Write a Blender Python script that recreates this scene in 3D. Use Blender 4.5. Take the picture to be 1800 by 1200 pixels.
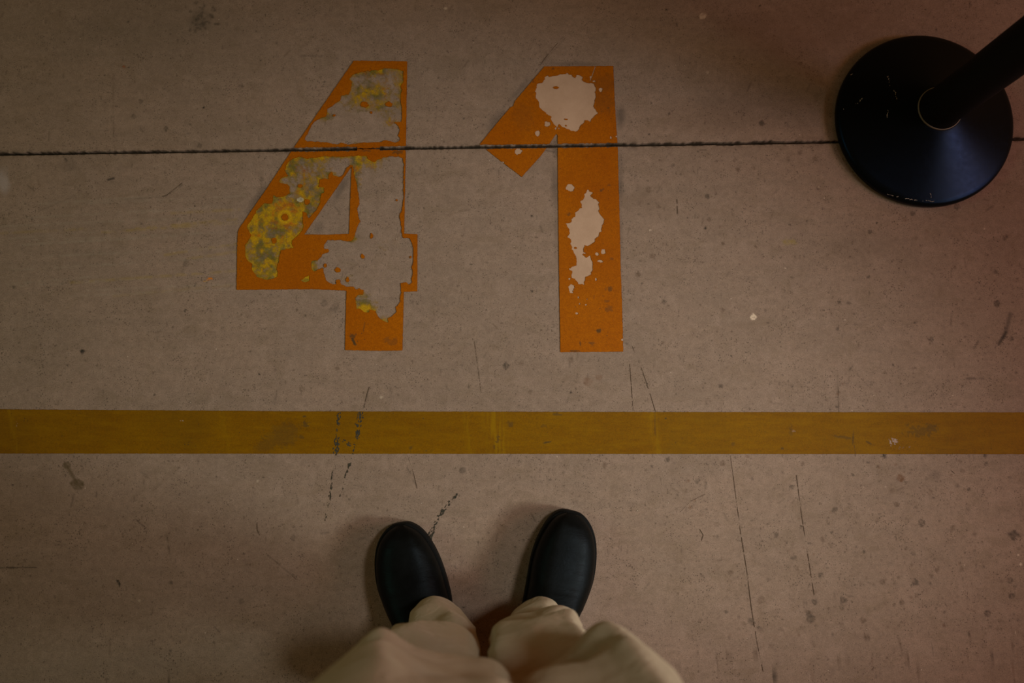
import bpy, bmesh, math, random
import numpy as np
from mathutils import Vector, Matrix, Euler

# ------------------------------------------------------------------ clean
for o in list(bpy.data.objects):
    bpy.data.objects.remove(o, do_unlink=True)
scene = bpy.context.scene
COL = scene.collection
random.seed(4)

# ------------------------------------------------------------------ camera
CAM_H = 1.40
FPX = 1400.0                      # 28 mm on a 36 mm wide frame of 1800 px
PITCH, ROLL = math.radians(7.1), math.radians(-1.2)
cam_data = bpy.data.cameras.new('camera')
cam = bpy.data.objects.new('camera', cam_data)
COL.objects.link(cam)
cam.location = (0, 0, CAM_H)
cam.rotation_euler = Euler((PITCH, ROLL, 0), 'XYZ')
cam_data.sensor_width = 36.0
cam_data.lens = 36.0 * FPX / 1800.0
cam_data.clip_start = 0.02
cam_data.dof.use_dof = True
cam_data.dof.focus_distance = 1.39
cam_data.dof.aperture_fstop = 2.3
scene.camera = cam

# ------------------------------------------------------------------ light
L_WORLD = (0.125, (1.0, 0.42, 0.11))
L_HIGH = (96, (0.93, 0.96, 0.93))
L_DAY = (20, (1.000, 0.48, 0.26))
L_REAR = (205, (0.86, 0.98, 0.92))
L_RED = (1.7, (1.0, 0.25, 0.08))
L_LEFT = (9, (0.42, 1.0, 0.72))
#LIGHTS
world = bpy.data.worlds.new('world')
scene.world = world
world.use_nodes = True
bg = world.node_tree.nodes['Background']
bg.inputs['Color'].default_value = (*L_WORLD[1], 1)
bg.inputs['Strength'].default_value = L_WORLD[0]


def lamp(name, kind, loc, target, energy, color, **kw):
    d = bpy.data.lights.new(name, kind)
    d.energy = energy
    d.color = color
    for k, v in kw.items():
        setattr(d, k, v)
    o = bpy.data.objects.new(name, d)
    COL.objects.link(o)
    o.location = loc
    v = Vector(target) - Vector(loc)
    o.rotation_euler = v.to_track_quat('-Z', 'Y').to_euler()
    return o


# added high spot, no real lamp: brightens the middle, lets the edges fall off
lamp('added_spot', 'SPOT', (1.30, 0.38, 2.55), (-0.02, 0.02, 0), L_HIGH[0], L_HIGH[1],
     spot_size=math.radians(36), spot_blend=1.0, shadow_soft_size=0.20)
# daylight from an opening on the right
lamp('daylight_opening', 'AREA', (2.75, 0.02, 1.85), (0.5, 0.2, 0), L_DAY[0], L_DAY[1],
     shape='RECTANGLE', size=0.9, size_y=0.9)
# added low spot further right, narrower, shaping the falloff of the side light
lamp('added_spot', 'SPOT', (2.35, -0.62, 1.65), (-0.02, 0.06, 0), L_REAR[0], L_REAR[1],
     spot_size=math.radians(33), spot_blend=1.0, shadow_soft_size=0.24)
# small window with bluish sky light, far right
lamp('small_window', 'AREA', (2.55, -0.02, 1.35), (0.8, 0.6, 0), 7.0, (0.22, 0.50, 1.0),
     shape='RECTANGLE', size=0.45, size_y=0.45)
# added weak greenish fill from the left, no known source there
lamp('left_fill', 'AREA', (-2.6, 0.3, 2.0), (-0.4, 0.1, 0), L_LEFT[0], L_LEFT[1],
     shape='RECTANGLE', size=0.9, size_y=0.9)
# added warm red spot low at the right, only tints the floor edge
lamp('red_fill', 'SPOT', (1.75, 0.10, 0.9), (1.10, 0.05, 0), L_RED[0], L_RED[1],
     spot_size=math.radians(64), spot_blend=1.0, shadow_soft_size=0.12)

scene.view_settings.view_transform = 'Standard'
scene.view_settings.look = 'None'
scene.view_settings.gamma = 1.0
scene.view_settings.exposure = 0.0
scene.view_settings.use_curve_mapping = False

# ------------------------------------------------------------------ pixel <-> world helpers
RM = np.array(Euler((PITCH, ROLL, 0), 'XYZ').to_matrix())


def W(px, py, h=0.0):
    """world point at height h seen at photo pixel (px,py)"""
    px = np.asarray(px, float); py = np.asarray(py, float)
    d = np.stack([(px - 900) / FPX, -(py - 600) / FPX, -np.ones_like(px)], -1) @ RM.T
    t = (h - CAM_H) / d[..., 2]
    return d[..., 0] * t, d[..., 1] * t


def PX(x, y, h=0.0):
    v = np.stack([x, y, np.full_like(x, h - CAM_H)], -1) @ RM
    return 900 + FPX * v[..., 0] / -v[..., 2], 600 - FPX * v[..., 1] / -v[..., 2]


# ------------------------------------------------------------------ numpy noise
def _hash(ix, iy, s):
    n = (ix * 374761393 + iy * 668265263 + s * 1442695041) & 0xffffffff
    n = ((n ^ (n >> 13)) * 1274126177) & 0xffffffff
    n = n ^ (n >> 16)
    return (n & 0xffff) / 65535.0


def vnoise(x, y, s=0):
    ix = np.floor(x).astype(np.int64); iy = np.floor(y).astype(np.int64)
    fx = x - ix; fy = y - iy
    fx = fx * fx * (3 - 2 * fx); fy = fy * fy * (3 - 2 * fy)
    a = _hash(ix, iy, s); b = _hash(ix + 1, iy, s); c = _hash(ix, iy + 1, s); d = _hash(ix + 1, iy + 1, s)
    return (a * (1 - fx) + b * fx) * (1 - fy) + (c * (1 - fx) + d * fx) * fy


def fbm(x, y, s=0, octv=4):
    r = 0; a = 1; t = 0
    for k in range(octv):
        r = r + a * vnoise(x * 2 ** k, y * 2 ** k, s + 17 * k); t += a; a *= 0.5
    return r / t - 0.5            # about -0.5 .. 0.5


def sdist(X, Y, poly):
    """signed distance to polygon, positive inside"""
    P = np.asarray(poly, float); n = len(P)
    best = np.full(X.shape, 1e9); ins = np.zeros(X.shape, bool)
    for i in range(n):
        ax, ay = P[i]; bx, by = P[(i + 1) % n]
        dx, dy = bx - ax, by - ay
        L = dx * dx + dy * dy + 1e-12
        t = np.clip(((X - ax) * dx + (Y - ay) * dy) / L, 0, 1)
        best = np.minimum(best, (X - ax - t * dx) ** 2 + (Y - ay - t * dy) ** 2)
        if ay != by:
            c = ((ay > Y) != (by > Y)) & (X < (bx - ax) * (Y - ay) / (by - ay) + ax)
            ins ^= c
    d = np.sqrt(best)
    return np.where(ins, d, -d)


def segd(X, Y, a, b):
    dx, dy = b[0] - a[0], b[1] - a[1]
    t = np.clip(((X - a[0]) * dx + (Y - a[1]) * dy) / (dx * dx + dy * dy + 1e-9), 0, 1)
    return np.hypot(X - a[0] - t * dx, Y - a[1] - t * dy), t


# ------------------------------------------------------------------ objects
def tag(o, label=None, cat=None, group=None, kind=None):
    if label: o['label'] = label
    if cat: o['category'] = cat
    if group: o['group'] = group
    if kind: o['kind'] = kind
    return o


def empty(name, loc):
    o = bpy.data.objects.new(name, None)
    o.empty_display_size = 0.05
    COL.objects.link(o)
    o.location = loc
    return o


def link(name, me, mats, parent=None, smooth=False):
    o = bpy.data.objects.new(name, me)
    COL.objects.link(o)
    for m in (mats if isinstance(mats, (list, tuple)) else [mats]):
        me.materials.append(m)
    if smooth:
        me.polygons.foreach_set('use_smooth', [True] * len(me.polygons))
    if parent:
        o.parent = parent
        o.matrix_parent_inverse = Matrix.Translation(-Vector(parent.location))
    return o


def grid_mesh(name, V, F, attr=None, attr_name='stain'):
    me = bpy.data.meshes.new(name)
    V = np.asarray(V, np.float32)
    sizes = np.array([len(f) for f in F]) if not isinstance(F, np.ndarray) else np.full(len(F), F.shape[1])
    flat = np.concatenate([np.asarray(f) for f in F]) if not isinstance(F, np.ndarray) else F.ravel()
    me.vertices.add(len(V)); me.vertices.foreach_set('co', V.ravel())
    me.loops.add(len(flat)); me.loops.foreach_set('vertex_index', flat.astype(np.int32))
    me.polygons.add(len(sizes))
    st = np.zeros(len(sizes), np.int32); st[1:] = np.cumsum(sizes)[:-1]
    me.polygons.foreach_set('loop_start', st)
    try:
        me.polygons.foreach_set('loop_total', sizes.astype(np.int32))
    except Exception:
        pass
    if attr is not None:
        a = me.color_attributes.new(attr_name, 'FLOAT_COLOR', 'POINT')
        a.data.foreach_set('color', np.asarray(attr, np.float32).ravel())
    me.update(calc_edges=True)
    return me


def field_mesh(name, box, cell, fn, ztop, thick, colfn=None):
    """sheet of the area where fn(px,py)>0, box in photo pixels, laid on the floor; clipped edges with a skirt"""
    nx = int((box[2] - box[0]) / cell) + 1; ny = int((box[3] - box[1]) / cell) + 1
    gx, gy = np.meshgrid(box[0] + np.arange(nx) * cell, box[1] + np.arange(ny) * cell)
    Fv = fn(gx, gy)
    wx, wy = W(gx, gy, 0)
    pos = Fv > 0
    cnt = pos[:-1, :-1].astype(int) + pos[1:, :-1] + pos[:-1, 1:] + pos[1:, 1:]
    idx = np.arange(nx * ny).reshape(ny, nx)
    a, b, c, d = idx[:-1, :-1], idx[:-1, 1:], idx[1:, 1:], idx[1:, :-1]
    full = cnt == 4
    quads = np.stack([a[full], d[full], c[full], b[full]], -1)
    V = [np.stack([wx.ravel(), wy.ravel(), np.full(nx * ny, ztop)], -1)]
    extraV = []; faces = []
    base = nx * ny
    mj, mi = np.nonzero((cnt > 0) & (cnt < 4))
    for j, i in zip(mj, mi):
        cs = [(j, i), (j + 1, i), (j + 1, i + 1), (j, i + 1)]
        poly = []; cut = []
        for k in range(4):
            p, q = cs[k], cs[(k + 1) % 4]
            fp, fq = Fv[p], Fv[q]
            if fp > 0: poly.append((wx[p], wy[p]))
            if (fp > 0) != (fq > 0):
                t = fp / (fp - fq)
                pt = (wx[p] * (1 - t) + wx[q] * t, wy[p] * (1 - t) + wy[q] * t)
                cut.append((len(poly), pt)); poly.append(pt)
        if len(poly) < 3: continue
        ids = []
        for p in poly:
            extraV.append((p[0], p[1], ztop)); ids.append(base); base += 1
        faces.append(ids)
        if len(cut) == 2 and thick > 0:
            k0, p0 = cut[0]; k1, p1 = cut[1]
            extraV += [(p0[0], p0[1], ztop - thick), (p1[0], p1[1], ztop - thick)]
            faces.append([ids[k0], ids[k1], base + 1, base]); base += 2
    if extraV: V.append(np.array(extraV))
    V = np.concatenate(V)
    sizes = np.array([4] * len(quads) + [len(f) for f in faces])
    flat = np.concatenate([quads.ravel()] + [np.array(f) for f in faces]) if faces else quads.ravel()
    used, inv = np.unique(flat, return_inverse=True)
    V = V[used]
    st = np.zeros(len(sizes), np.int32); st[1:] = np.cumsum(sizes)[:-1]
    me = bpy.data.meshes.new(name)
    me.vertices.add(len(V)); me.vertices.foreach_set('co', V.astype(np.float32).ravel())
    me.loops.add(len(inv)); me.loops.foreach_set('vertex_index', inv.astype(np.int32).ravel())
    me.polygons.add(len(sizes)); me.polygons.foreach_set('loop_start', st)
    if colfn is not None:
        px, py = PX(V[:, 0], V[:, 1], 0)
        at = me.color_attributes.new('stain', 'FLOAT_COLOR', 'POINT')
        at.data.foreach_set('color', colfn(px, py).astype(np.float32).ravel())
    me.update(calc_edges=True)
    me.validate()
    return me


# ------------------------------------------------------------------ node helper
class NT:
    def __init__(s, name):
        s.m = bpy.data.materials.new(name); s.m.use_nodes = True
        s.t = s.m.node_tree; s.n = s.t.nodes; s.l = s.t.links
        s.b = s.n['Principled BSDF']
        s.tc = s.n.new('ShaderNodeTexCoord')

    def put(s, sock, v):
        if hasattr(v, 'is_output') or isinstance(v, bpy.types.NodeSocket): s.l.new(v, sock)
        else: sock.default_value = v

    def mapping(s, scale=(1, 1, 1), rot=(0, 0, 0), src=None):
        m = s.n.new('ShaderNodeMapping'); s.l.new(src or s.tc.outputs['Object'], m.inputs['Vector'])
        m.inputs['Scale'].default_value = scale; m.inputs['Rotation'].default_value = rot
        return m.outputs[0]

    def noise(s, scale, detail=4, rough=0.55, vec=None, dist=0.0):
        n = s.n.new('ShaderNodeTexNoise'); s.l.new(vec or s.tc.outputs['Object'], n.inputs['Vector'])
        n.inputs['Scale'].default_value = scale; n.inputs['Detail'].default_value = detail
        n.inputs['Roughness'].default_value = rough; n.inputs['Distortion'].default_value = dist
        return n.outputs['Fac']

    def voro(s, scale, vec=None, rnd=1.0):
        n = s.n.new('ShaderNodeTexVoronoi'); s.l.new(vec or s.tc.outputs['Object'], n.inputs['Vector'])
        n.inputs['Scale'].default_value = scale; n.inputs['Randomness'].default_value = rnd
        return n

    def rng(s, v, a, b, c=0.0, d=1.0, smooth=False):
        n = s.n.new('ShaderNodeMapRange'); s.put(n.inputs['Value'], v)
        n.inputs['From Min'].default_value = a; n.inputs['From Max'].default_value = b
        n.inputs['To Min'].default_value = c; n.inputs['To Max'].default_value = d
        if smooth: n.interpolation_type = 'SMOOTHSTEP'
        return n.outputs[0]

    def math(s, op, a, b=0.0):
        n = s.n.new('ShaderNodeMath'); n.operation = op
        s.put(n.inputs[0], a); s.put(n.inputs[1], b)
        return n.outputs[0]

    def mix(s, f, a, b, mode='MIX'):
        n = s.n.new('ShaderNodeMix'); n.data_type = 'RGBA'; n.blend_type = mode
        s.put(n.inputs['Factor'], f)
        s.put(n.inputs[6], a); s.put(n.inputs[7], b)
        return n.outputs[2]

    def attr(s, name):
        n = s.n.new('ShaderNodeAttribute'); n.attribute_name = name
        return n

    def bump(s, h, strength=0.3, dist=0.001):
        n = s.n.new('ShaderNodeBump'); n.inputs['Strength'].default_value = strength
        n.inputs['Distance'].default_value = dist
        s.l.new(h, n.inputs['Height']); s.l.new(n.outputs[0], s.b.inputs['Normal'])

    def base(s, c): s.put(s.b.inputs['Base Color'], c)
    def rough(s, r): s.put(s.b.inputs['Roughness'], r)


def c4(r, g, b): return (r, g, b, 1.0)


# concrete -----------------------------------------------------------
def make_concrete():
    n = NT('concrete')
    big = n.noise(1.7, 4, 0.6)
    mid = n.noise(9, 5, 0.65)
    fine = n.noise(95, 8, 0.78)
    grain = n.noise(520, 3, 0.75)
    streak = n.noise(6, 6, 0.7, n.mapping((0.5, 9, 1), (0, 0, 0.03)))
    col = n.mix(n.rng(big, 0.34, 0.66), c4(0.258, 0.179, 0.128), c4(0.314, 0.211, 0.152))
    col = n.mix(n.rng(mid, 0.35, 0.72, 0, 0.45), col, c4(0.222, 0.158, 0.118))
    col = n.mix(n.rng(streak, 0.40, 0.68, 0, 0.32), col, c4(0.205, 0.152, 0.112))
    col = n.mix(n.rng(fine, 0.38, 0.70, 0.0, 0.62), c4(0, 0, 0) and col, c4(0.160, 0.108, 0.080))
    mott = n.noise(30, 7, 0.72, None, 0.6)
    col = n.mix(n.rng(mott, 0.50, 0.70, 0, 0.42), col, c4(0.33, 0.232, 0.176))
    mot2 = n.noise(17, 8, 0.75, n.mapping((1, 1.6, 1), (0, 0, 1.1)), 0.8)
    col = n.mix(n.rng(mot2, 0.50, 0.68, 0, 0.55), col, c4(0.19, 0.130, 0.085))
    g = n.rng(grain, 0.30, 0.70, 0.76, 1.24)
    gc = n.n.new('ShaderNodeCombineColor')
    for k in range(3): n.l.new(g, gc.inputs[k])
    col = n.mix(1.0, col, gc.outputs[0], 'MULTIPLY')
    # pores: sparse dark specks gathered in clusters
    wob = n.noise(700, 2, 0.6)
    v = n.voro(330, n.mapping((1, 1, 1)))
    cl = n.noise(16, 8, 0.8)
    thr = n.rng(cl, 0.40, 0.66, 0.08, 0.40)
    pore = n.math('LESS_THAN', n.math('ADD', v.outputs['Distance'], n.rng(wob, 0.3, 0.7, -0.14, 0.14)), thr)
    sep = n.n.new('ShaderNodeSeparateColor'); n.l.new(v.outputs['Color'], sep.inputs[0])
    pore = n.math('MULTIPLY', pore, n.math('GREATER_THAN', sep.outputs[0], 0.55))
    col = n.mix(n.math('MULTIPLY', pore, 0.66), col, c4(0.05, 0.034, 0.024))
    # hair-like short scratches
    v2 = n.voro(110, n.mapping((1, 0.30, 1), (0, 0, 0.5)))
    s2 = n.n.new('ShaderNodeSeparateColor'); n.l.new(v2.outputs['Color'], s2.inputs[0])
    hs = n.math('MULTIPLY', n.math('LESS_THAN', v2.outputs['Distance'], 0.16),
                n.math('GREATER_THAN', s2.outputs[0], 0.80))
    col = n.mix(n.math('MULTIPLY', hs, 0.26), col, c4(0.06, 0.042, 0.03))
    # larger worn pits, ragged
    v4 = n.voro(75); rag = n.noise(330, 3, 0.7)
    s4 = n.n.new('ShaderNodeSeparateColor'); n.l.new(v4.outputs['Color'], s4.inputs[0])
    pit = n.math('MULTIPLY', n.math('LESS_THAN', n.math('ADD', v4.outputs['Distance'], n.math('MULTIPLY', rag, 0.45)), 0.36),
                 n.math('GREATER_THAN', s4.outputs[2], n.rng(cl, 0.40, 0.62, 0.985, 0.80)))
    col = n.mix(n.math('MULTIPLY', pit, 0.42), col, c4(0.07, 0.046, 0.03))
    # pale grit
    v3 = n.voro(75)
    s3 = n.n.new('ShaderNodeSeparateColor'); n.l.new(v3.outputs['Color'], s3.inputs[0])
    pg = n.math('MULTIPLY', n.math('LESS_THAN', v3.outputs['Distance'], 0.085),
                n.math('GREATER_THAN', s3.outputs[1], 0.955))
    col = n.mix(n.math('MULTIPLY', pg, 0.6), col, c4(0.55, 0.42, 0.32))
    at = n.attr('stain')
    col = n.mix(at.outputs['Alpha'], col, at.outputs['Color'])
    n.base(col)
    n.rough(n.rng(mid, 0.3, 0.7, 0.62, 0.80))
    n.b.inputs['Specular IOR Level'].default_value = 0.06
    n.bump(n.math('SUBTRACT', n.math('ADD', grain, fine), n.math('MULTIPLY', pore, 1.5)), 0.35, 0.0006)
    return n.m


def make_paint(name, c0, c1, c2, wear=None, rough=0.6, old=None):
    n = NT(name)
    a = n.noise(7, 5, 0.6); f = n.noise(160, 5, 0.7); g = n.noise(600, 2, 0.8)
    col = n.mix(n.rng(a, 0.36, 0.66), c0, c1)
    col = n.mix(n.rng(f, 0.38, 0.78, 0, 0.55), col, c2)
    gg = n.rng(g, 0.25, 0.75, 0.74, 1.24)
    gc = n.n.new('ShaderNodeCombineColor')
    for k in range(3): n.l.new(gg, gc.inputs[k])
    col = n.mix(1.0, col, gc.outputs[0], 'MULTIPLY')
    if wear:
        wv = n.noise(24, 7, 0.75, n.mapping((0.55, 3.2, 1)))
        col = n.mix(n.rng(wv, 0.44, 0.74, 0, 0.60), col, wear)
        w2 = n.noise(5, 5, 0.6, n.mapping((0.9, 1.0, 1)))
        col = n.mix(n.rng(w2, 0.52, 0.72, 0, 0.50), col, c2)
    v = n.voro(170); cl = n.noise(18, 4, 0.7)
    sp = n.math('LESS_THAN', v.outputs['Distance'], n.rng(cl, 0.46, 0.72, 0.0, 0.30))
    sep = n.n.new('ShaderNodeSeparateColor'); n.l.new(v.outputs['Color'], sep.inputs[0])
    sp = n.math('MULTIPLY', sp, n.math('GREATER_THAN', sep.outputs[0], 0.6))
    col = n.mix(n.math('MULTIPLY', sp, 0.55), col, c4(0.05, 0.03, 0.015))
    if old:
        at = n.attr('stain')
        col = n.mix(at.outputs['Alpha'], col, at.outputs['Color'])
    n.base(col); n.rough(rough)
    n.b.inputs['Specular IOR Level'].default_value = 0.06
    n.bump(n.math('ADD', f, g), 0.3, 0.0004)
    return n.m


def make_old_paint():
    n = NT('old_worn_paint')
    at = n.attr('stain')
    g = n.noise(420, 4, 0.8)
    gg = n.rng(g, 0.25, 0.75, 0.6, 1.4)
    gc = n.n.new('ShaderNodeCombineColor')
    for k in range(3): n.l.new(gg, gc.inputs[k])
    n.base(n.mix(1.0, at.outputs['Color'], gc.outputs[0], 'MULTIPLY'))
    n.rough(0.7)
    n.b.inputs['Specular IOR Level'].default_value = 0.2
    br = n.noise(240, 4, 0.8)
    al = n.rng(n.math('ADD', at.outputs['Alpha'], n.rng(br, 0.25, 0.75, -0.30, 0.30)), 0.08, 0.92, 0, 1)
    n.l.new(al, n.b.inputs['Alpha'])
    return n.m


def simple(name, col, rough, spec=0.5, bumpscale=None, bstr=0.2, coat=0.0, var=None):
    n = NT(name)
    if var:
        n.base(n.mix(n.rng(n.noise(var[0], 5, 0.6), 0.35, 0.65), c4(*col), c4(*var[1])))
    else:
        n.base(c4(*col))
    n.rough(rough); n.b.inputs['Specular IOR Level'].default_value = spec
    n.b.inputs['Coat Weight'].default_value = coat
    if bumpscale: n.bump(n.noise(bumpscale, 4, 0.6), bstr, 0.001)
    return n.m


M_CONC = make_concrete()
M_JOINT = simple('joint_dirt', (0.016, 0.012, 0.008), 0.95, 0.1, 300, 0.8, 0, (60, (0.045, 0.03, 0.018)))
M_ORANGE = make_paint('orange_floor_paint', c4(0.350, 0.096, 0.0003), c4(0.30, 0.074, 0.0003), c4(0.21, 0.050, 0.0006), None, 0.6, True)
M_YELLOW = make_paint('mustard_floor_paint', c4(0.200, 0.086, 0.0006), c4(0.170, 0.068, 0.0006), c4(0.125, 0.060, 0.003),
                      c4(0.245, 0.118, 0.0008), 0.6, True)
M_PALE = simple('pale_bare_patch', (0.46, 0.30, 0.20), 0.75, 0.06, 300, 0.3, 0, (25, (0.40, 0.255, 0.165)))
M_OLD = make_old_paint()
M_MARK = simple('rubber_scuff', (0.022, 0.020, 0.014), 0.8, 0.2, None, 0, 0, (300, (0.06, 0.048, 0.03)))

# ------------------------------------------------------------------ the floor: two slabs, joint between
JN = lambda px: 271 - 0.0147 * px            # joint centre line in the photo


def joint_world():
    x0, y0 = W(0, 271); x1, y1 = W(1465, 249.5)
    s = (y1 - y0) / (x1 - x0)
    return float(y0 - s * x0), float(s)


JY, JS = joint_world()


def jag(x, side):
    n = fbm(x * 90, x * 0 + 3.3 * side, 11 + side, 4) * 0.0040 + np.maximum(0, fbm(x * 14, x * 0 + 9.1 * side, 5, 3) - 0.12) * 0.012
    return 0.0021 + np.abs(n) * (1.0 if side > 0 else 0.6)


rng = np.random.RandomState(7)
STAINS_SHADE = []     # (kind, args..., colour, alpha)
BROWN = (0.105, 0.066, 0.042); DARK = (0.05, 0.038, 0.028); BLACK = (0.02, 0.018, 0.015); LIGHT = (0.62, 0.48, 0.35)
YEL = (0.30, 0.19, 0.01); RUST = (0.16, 0.085, 0.05)


def dot(x, y, r, c=BROWN, a=0.7, ry=None, rot=0, soft=0.30, rag=0.5): STAINS_SHADE.append(('dot', x, y, r, ry or r, rot, c, a, soft, rag))
def line(x0, y0, x1, y1, w, c=BROWN, a=0.6, brk=0.0): STAINS_SHADE.append(('line', x0, y0, x1, y1, w, c, a, brk))


for (x, y, r, c, a) in [
    (1140, 333, 5, BROWN, .6), (1158, 363, 4, BROWN, .5), (1339, 217, 5, DARK, .7), (1291, 281, 4, BROWN, .55), (1297, 298, 4, BROWN, .6),
    (1325, 296, 3, BROWN, .5), (1385, 279, 4, BROWN, .5), (1406, 268, 4, BROWN, .5), (1432, 279, 4, BROWN, .5), (1407, 112, 4, BROWN, .5),
    (1033, 671, 8, RUST, .55), (1053, 664, 6, RUST, .45), (889, 643, 6, DARK, .8), (917, 638, 5, BROWN, .5), (1003, 632, 5, BROWN, .6),
    (1168, 530, 4, DARK, .6), (1267, 678, 4, DARK, .6), (1270, 545, 4, BROWN, .5), (1166, 602, 3, BROWN, .5), (932, 689, 4, BROWN, .5),
    (1122, 482, 5, BROWN, .7), (1148, 450, 5, BROWN, .5), (1125, 357, 5, BROWN, .4), (813, 827, 6, DARK, .6), (1173, 808, 5, DARK, .6),
    (1063, 817, 5, BROWN, .5), (1270, 814, 5, BROWN, .7), (1392, 856, 4, DARK, .6), (1364, 940, 5, DARK, .5), (1396, 980, 5, DARK, .5),
    (1425, 1087, 9, DARK, .65), (1420, 1077, 5, DARK, .6), (1432, 1057, 5, DARK, .6), (1610, 1023, 6, DARK, .6), (1482, 1055, 6, DARK, .6),
    (1517, 1090, 6, BROWN, .6), (1552, 1023, 5, BROWN, .6), (1782, 940, 9, BLACK, .65), (1736, 1079, 6, BLACK, .6), (1343, 1180, 6, DARK, .7),
    (1363, 1186, 5, DARK, .7), (1321, 1093, 6, DARK, .6), (1338, 1055, 7, BROWN, .5), (1284, 1006, 5, BROWN, .7), (1635, 865, 5, BROWN, .5),
    (1555, 801, 4, BLACK, .8), (1650, 846, 1, BLACK, .1), (1498, 834, 3, BLACK, .7), (1583, 840, 7, (0.12, .05, .02), .7), (1620, 919, 6, DARK, .6),
    (1327, 1150, 5, BROWN, .6), (1280, 1148, 5, BROWN, .6), (1732, 801, 4, BLACK, .7), (1733, 815, 4, DARK, .6), (1776, 1020, 5, DARK, .5),
    (1778, 1047, 6, DARK, .6), (1682, 362, 6, DARK, .6), (1605, 375, 5, DARK, .5), (1637, 597, 5, BLACK, .8), (1752, 533, 6, BLACK, .75),
    (1767, 417, 5, DARK, .5), (1750, 477, 4, DARK, .5), (1778, 596, 4, BLACK, .6), (1766, 592, 4, BLACK, .6), (1243, 345, 4, DARK, .6),
    (1529, 407, 4, BLACK, .6), (1541, 392, 2, BLACK, .9), (1240, 401, 2.5, BLACK, .9), (1476, 531, 3, DARK, .6), (1492, 532, 3, DARK, .6),
    (1472, 578, 3, DARK, .6), (1271, 428, 3, BROWN, .6), (1246, 386, 4, BROWN, .6), (1328, 433, 3, BROWN, .6), (1345, 545, 3, DARK, .4),
    (145, 618, 4, BLACK, .85), (326, 546, 3, BLACK, .8), (593, 647, 4, BROWN, .5), (531, 683, 5, BROWN, .5), (328, 462, 6, DARK, .35),
    (247, 178, 4, DARK, .6), (235, 204, 4, DARK, .6), (292, 226, 4, DARK, .6), (351, 256, 4, DARK, .6), (317, 1025, 1, DARK, .1),
    (300, 1024, 4, DARK, .5), (464, 1150, 6, DARK, .4), (425, 1057, 5, DARK, .35), (516, 945, 5, DARK, .4), (116, 281, 3, BLACK, .7),
    (460, 315, 4, DARK, .5), (25, 504, 4, DARK, .5), (218, 118, 3, (.25, .08, .03), .8), (570, 533, 6, DARK, .4), (588, 541, 8, DARK, .35),
    (592, 925, 1, DARK, .1), (615, 926, 4, DARK, .5), (614, 878, 2.5, BLACK, .7), (1005, 520, 1, DARK, .1), (1035, 810, 3, DARK, .5),
]:
    dot(x, y, r, c, a)
for (x, y, r, a) in [(1236, 28, 6, .55), (1324, 557, 5.5, .95), (1380, 471, 2, .8), (1730, 402, 2, .7), (1486, 562, 1.8, .7), (1795, 992, 3, .8),
                     (1790, 975, 2, .7), (1785, 1114, 2.5, .7), (1618, 1194, 3, .7), (1557, 855, 2, .7), (670, 698, 3, .5), (453, 845, 3, .4),
                     (783, 15, 3, .6), (1690, 1064, 1, .2), (1244, 127, 3, .45), (1439, 328, 2, .5), (1143, 404, 2.5, .6), (49, 1150, 1, .1), (245, 1055, 3, .4)]:
    dot(x, y, r, LIGHT, a)
# soft grime along the painted figures
for (x, y, r, ry, a, rot) in [(872, 213, 16, 34, .42, 40), (912, 160, 8, 40, .30, 40), (1091, 205, 10, 24, .55, 0), (1091, 300, 7, 50, .25, 0),
                              (975, 330, 9, 45, .38, 0), (978, 262, 9, 24, .35, 0), (1091, 330, 8, 22, .35, 0), (1090, 420, 6, 90, .2, 0),
                              (452, 350, 9, 45, .45, 33), (600, 330, 9, 34, .45, 30), (560, 400, 12, 14, .35, 40), (1010, 112, 60, 5, .35, 0),
                              (978, 400, 5, 60, .22, 0), (1645, 835, 16, 12, .28, 0), (70, 300, 1, 1, .1, 0), (122, 290, 22, 16, .2, 0)]:
    dot(x, y, r, (0.055, 0.043, 0.036), a, ry, rot, 1.0, 0.2)
# broad darker patches, the top right one painting in the post's shadow, lighter worn ground
dot(1400, 60, 190, (0.15, 0.080, 0.045), .30, 75, 0, 1.0, 0.3)
dot(1250, 205, 120, (0.14, 0.085, 0.055), .25, 40, 0, 1.0, 0.3)
dot(1120, 355, 70, (0.13, 0.085, 0.055), .28, 35, 0, 1.0, 0.3)
dot(1500, 430, 120, (0.13, 0.09, 0.06), .22, 50, 0, 1.0, 0.3)
dot(250, 50, 260, (0.13, 0.10, 0.07), .22, 50, 0, 1.0, 0.3)
dot(6, 320, 14, (.40, .33, .31), .5, 26, 0, 0.9, 0.3)
# the dumbbell shaped stain, the rough scar, orange flakes, chips
line(117, 818, 136, 850, 5, (0.10, 0.068, 0.035), .75)
dot(117, 817, 7, (0.10, 0.068, 0.035), .85, 6, 0, .2, .15); dot(136, 851, 12, (0.10, 0.068, 0.035), .85, 9, 20, .2, .15)
for k in range(26):
    dot(350 + rng.randn() * 13, 34 + rng.randn() * 13, 2 + 3.5 * rng.rand(), DARK, .55, 1.5 + 3 * rng.rand(), 60 * rng.rand())
dot(350, 36, 22, (0.09, .07, .05), .4, 22, 0, .8)
line(378, 42, 384, 42, 3, DARK, .7)
dot(368, 490, 5, (.55, .16, .01), .95, 2.5, -10, .1); dot(360, 494, 4, (.50, .24, .02), .6, 1.6, -10, .1)
dot(209, 1025, 2.6, BLACK, .9, 6.5, -28, .2); line(190, 316, 200, 313, 2.4, BLACK, .9)
dot(1387, 425, 13, (.26, .19, .03), .45, 7, 0, .6, .8)
line(1756, 604, 1768, 584, 4.0, BLACK, .8); line(1768, 584, 1776, 552, 6, (.05, .04, .03), .55)
line(1700, 665, 1740, 665, 3, DARK, .55, .5); line(1600, 440, 1604, 420, 1, DARK, .2)
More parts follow.
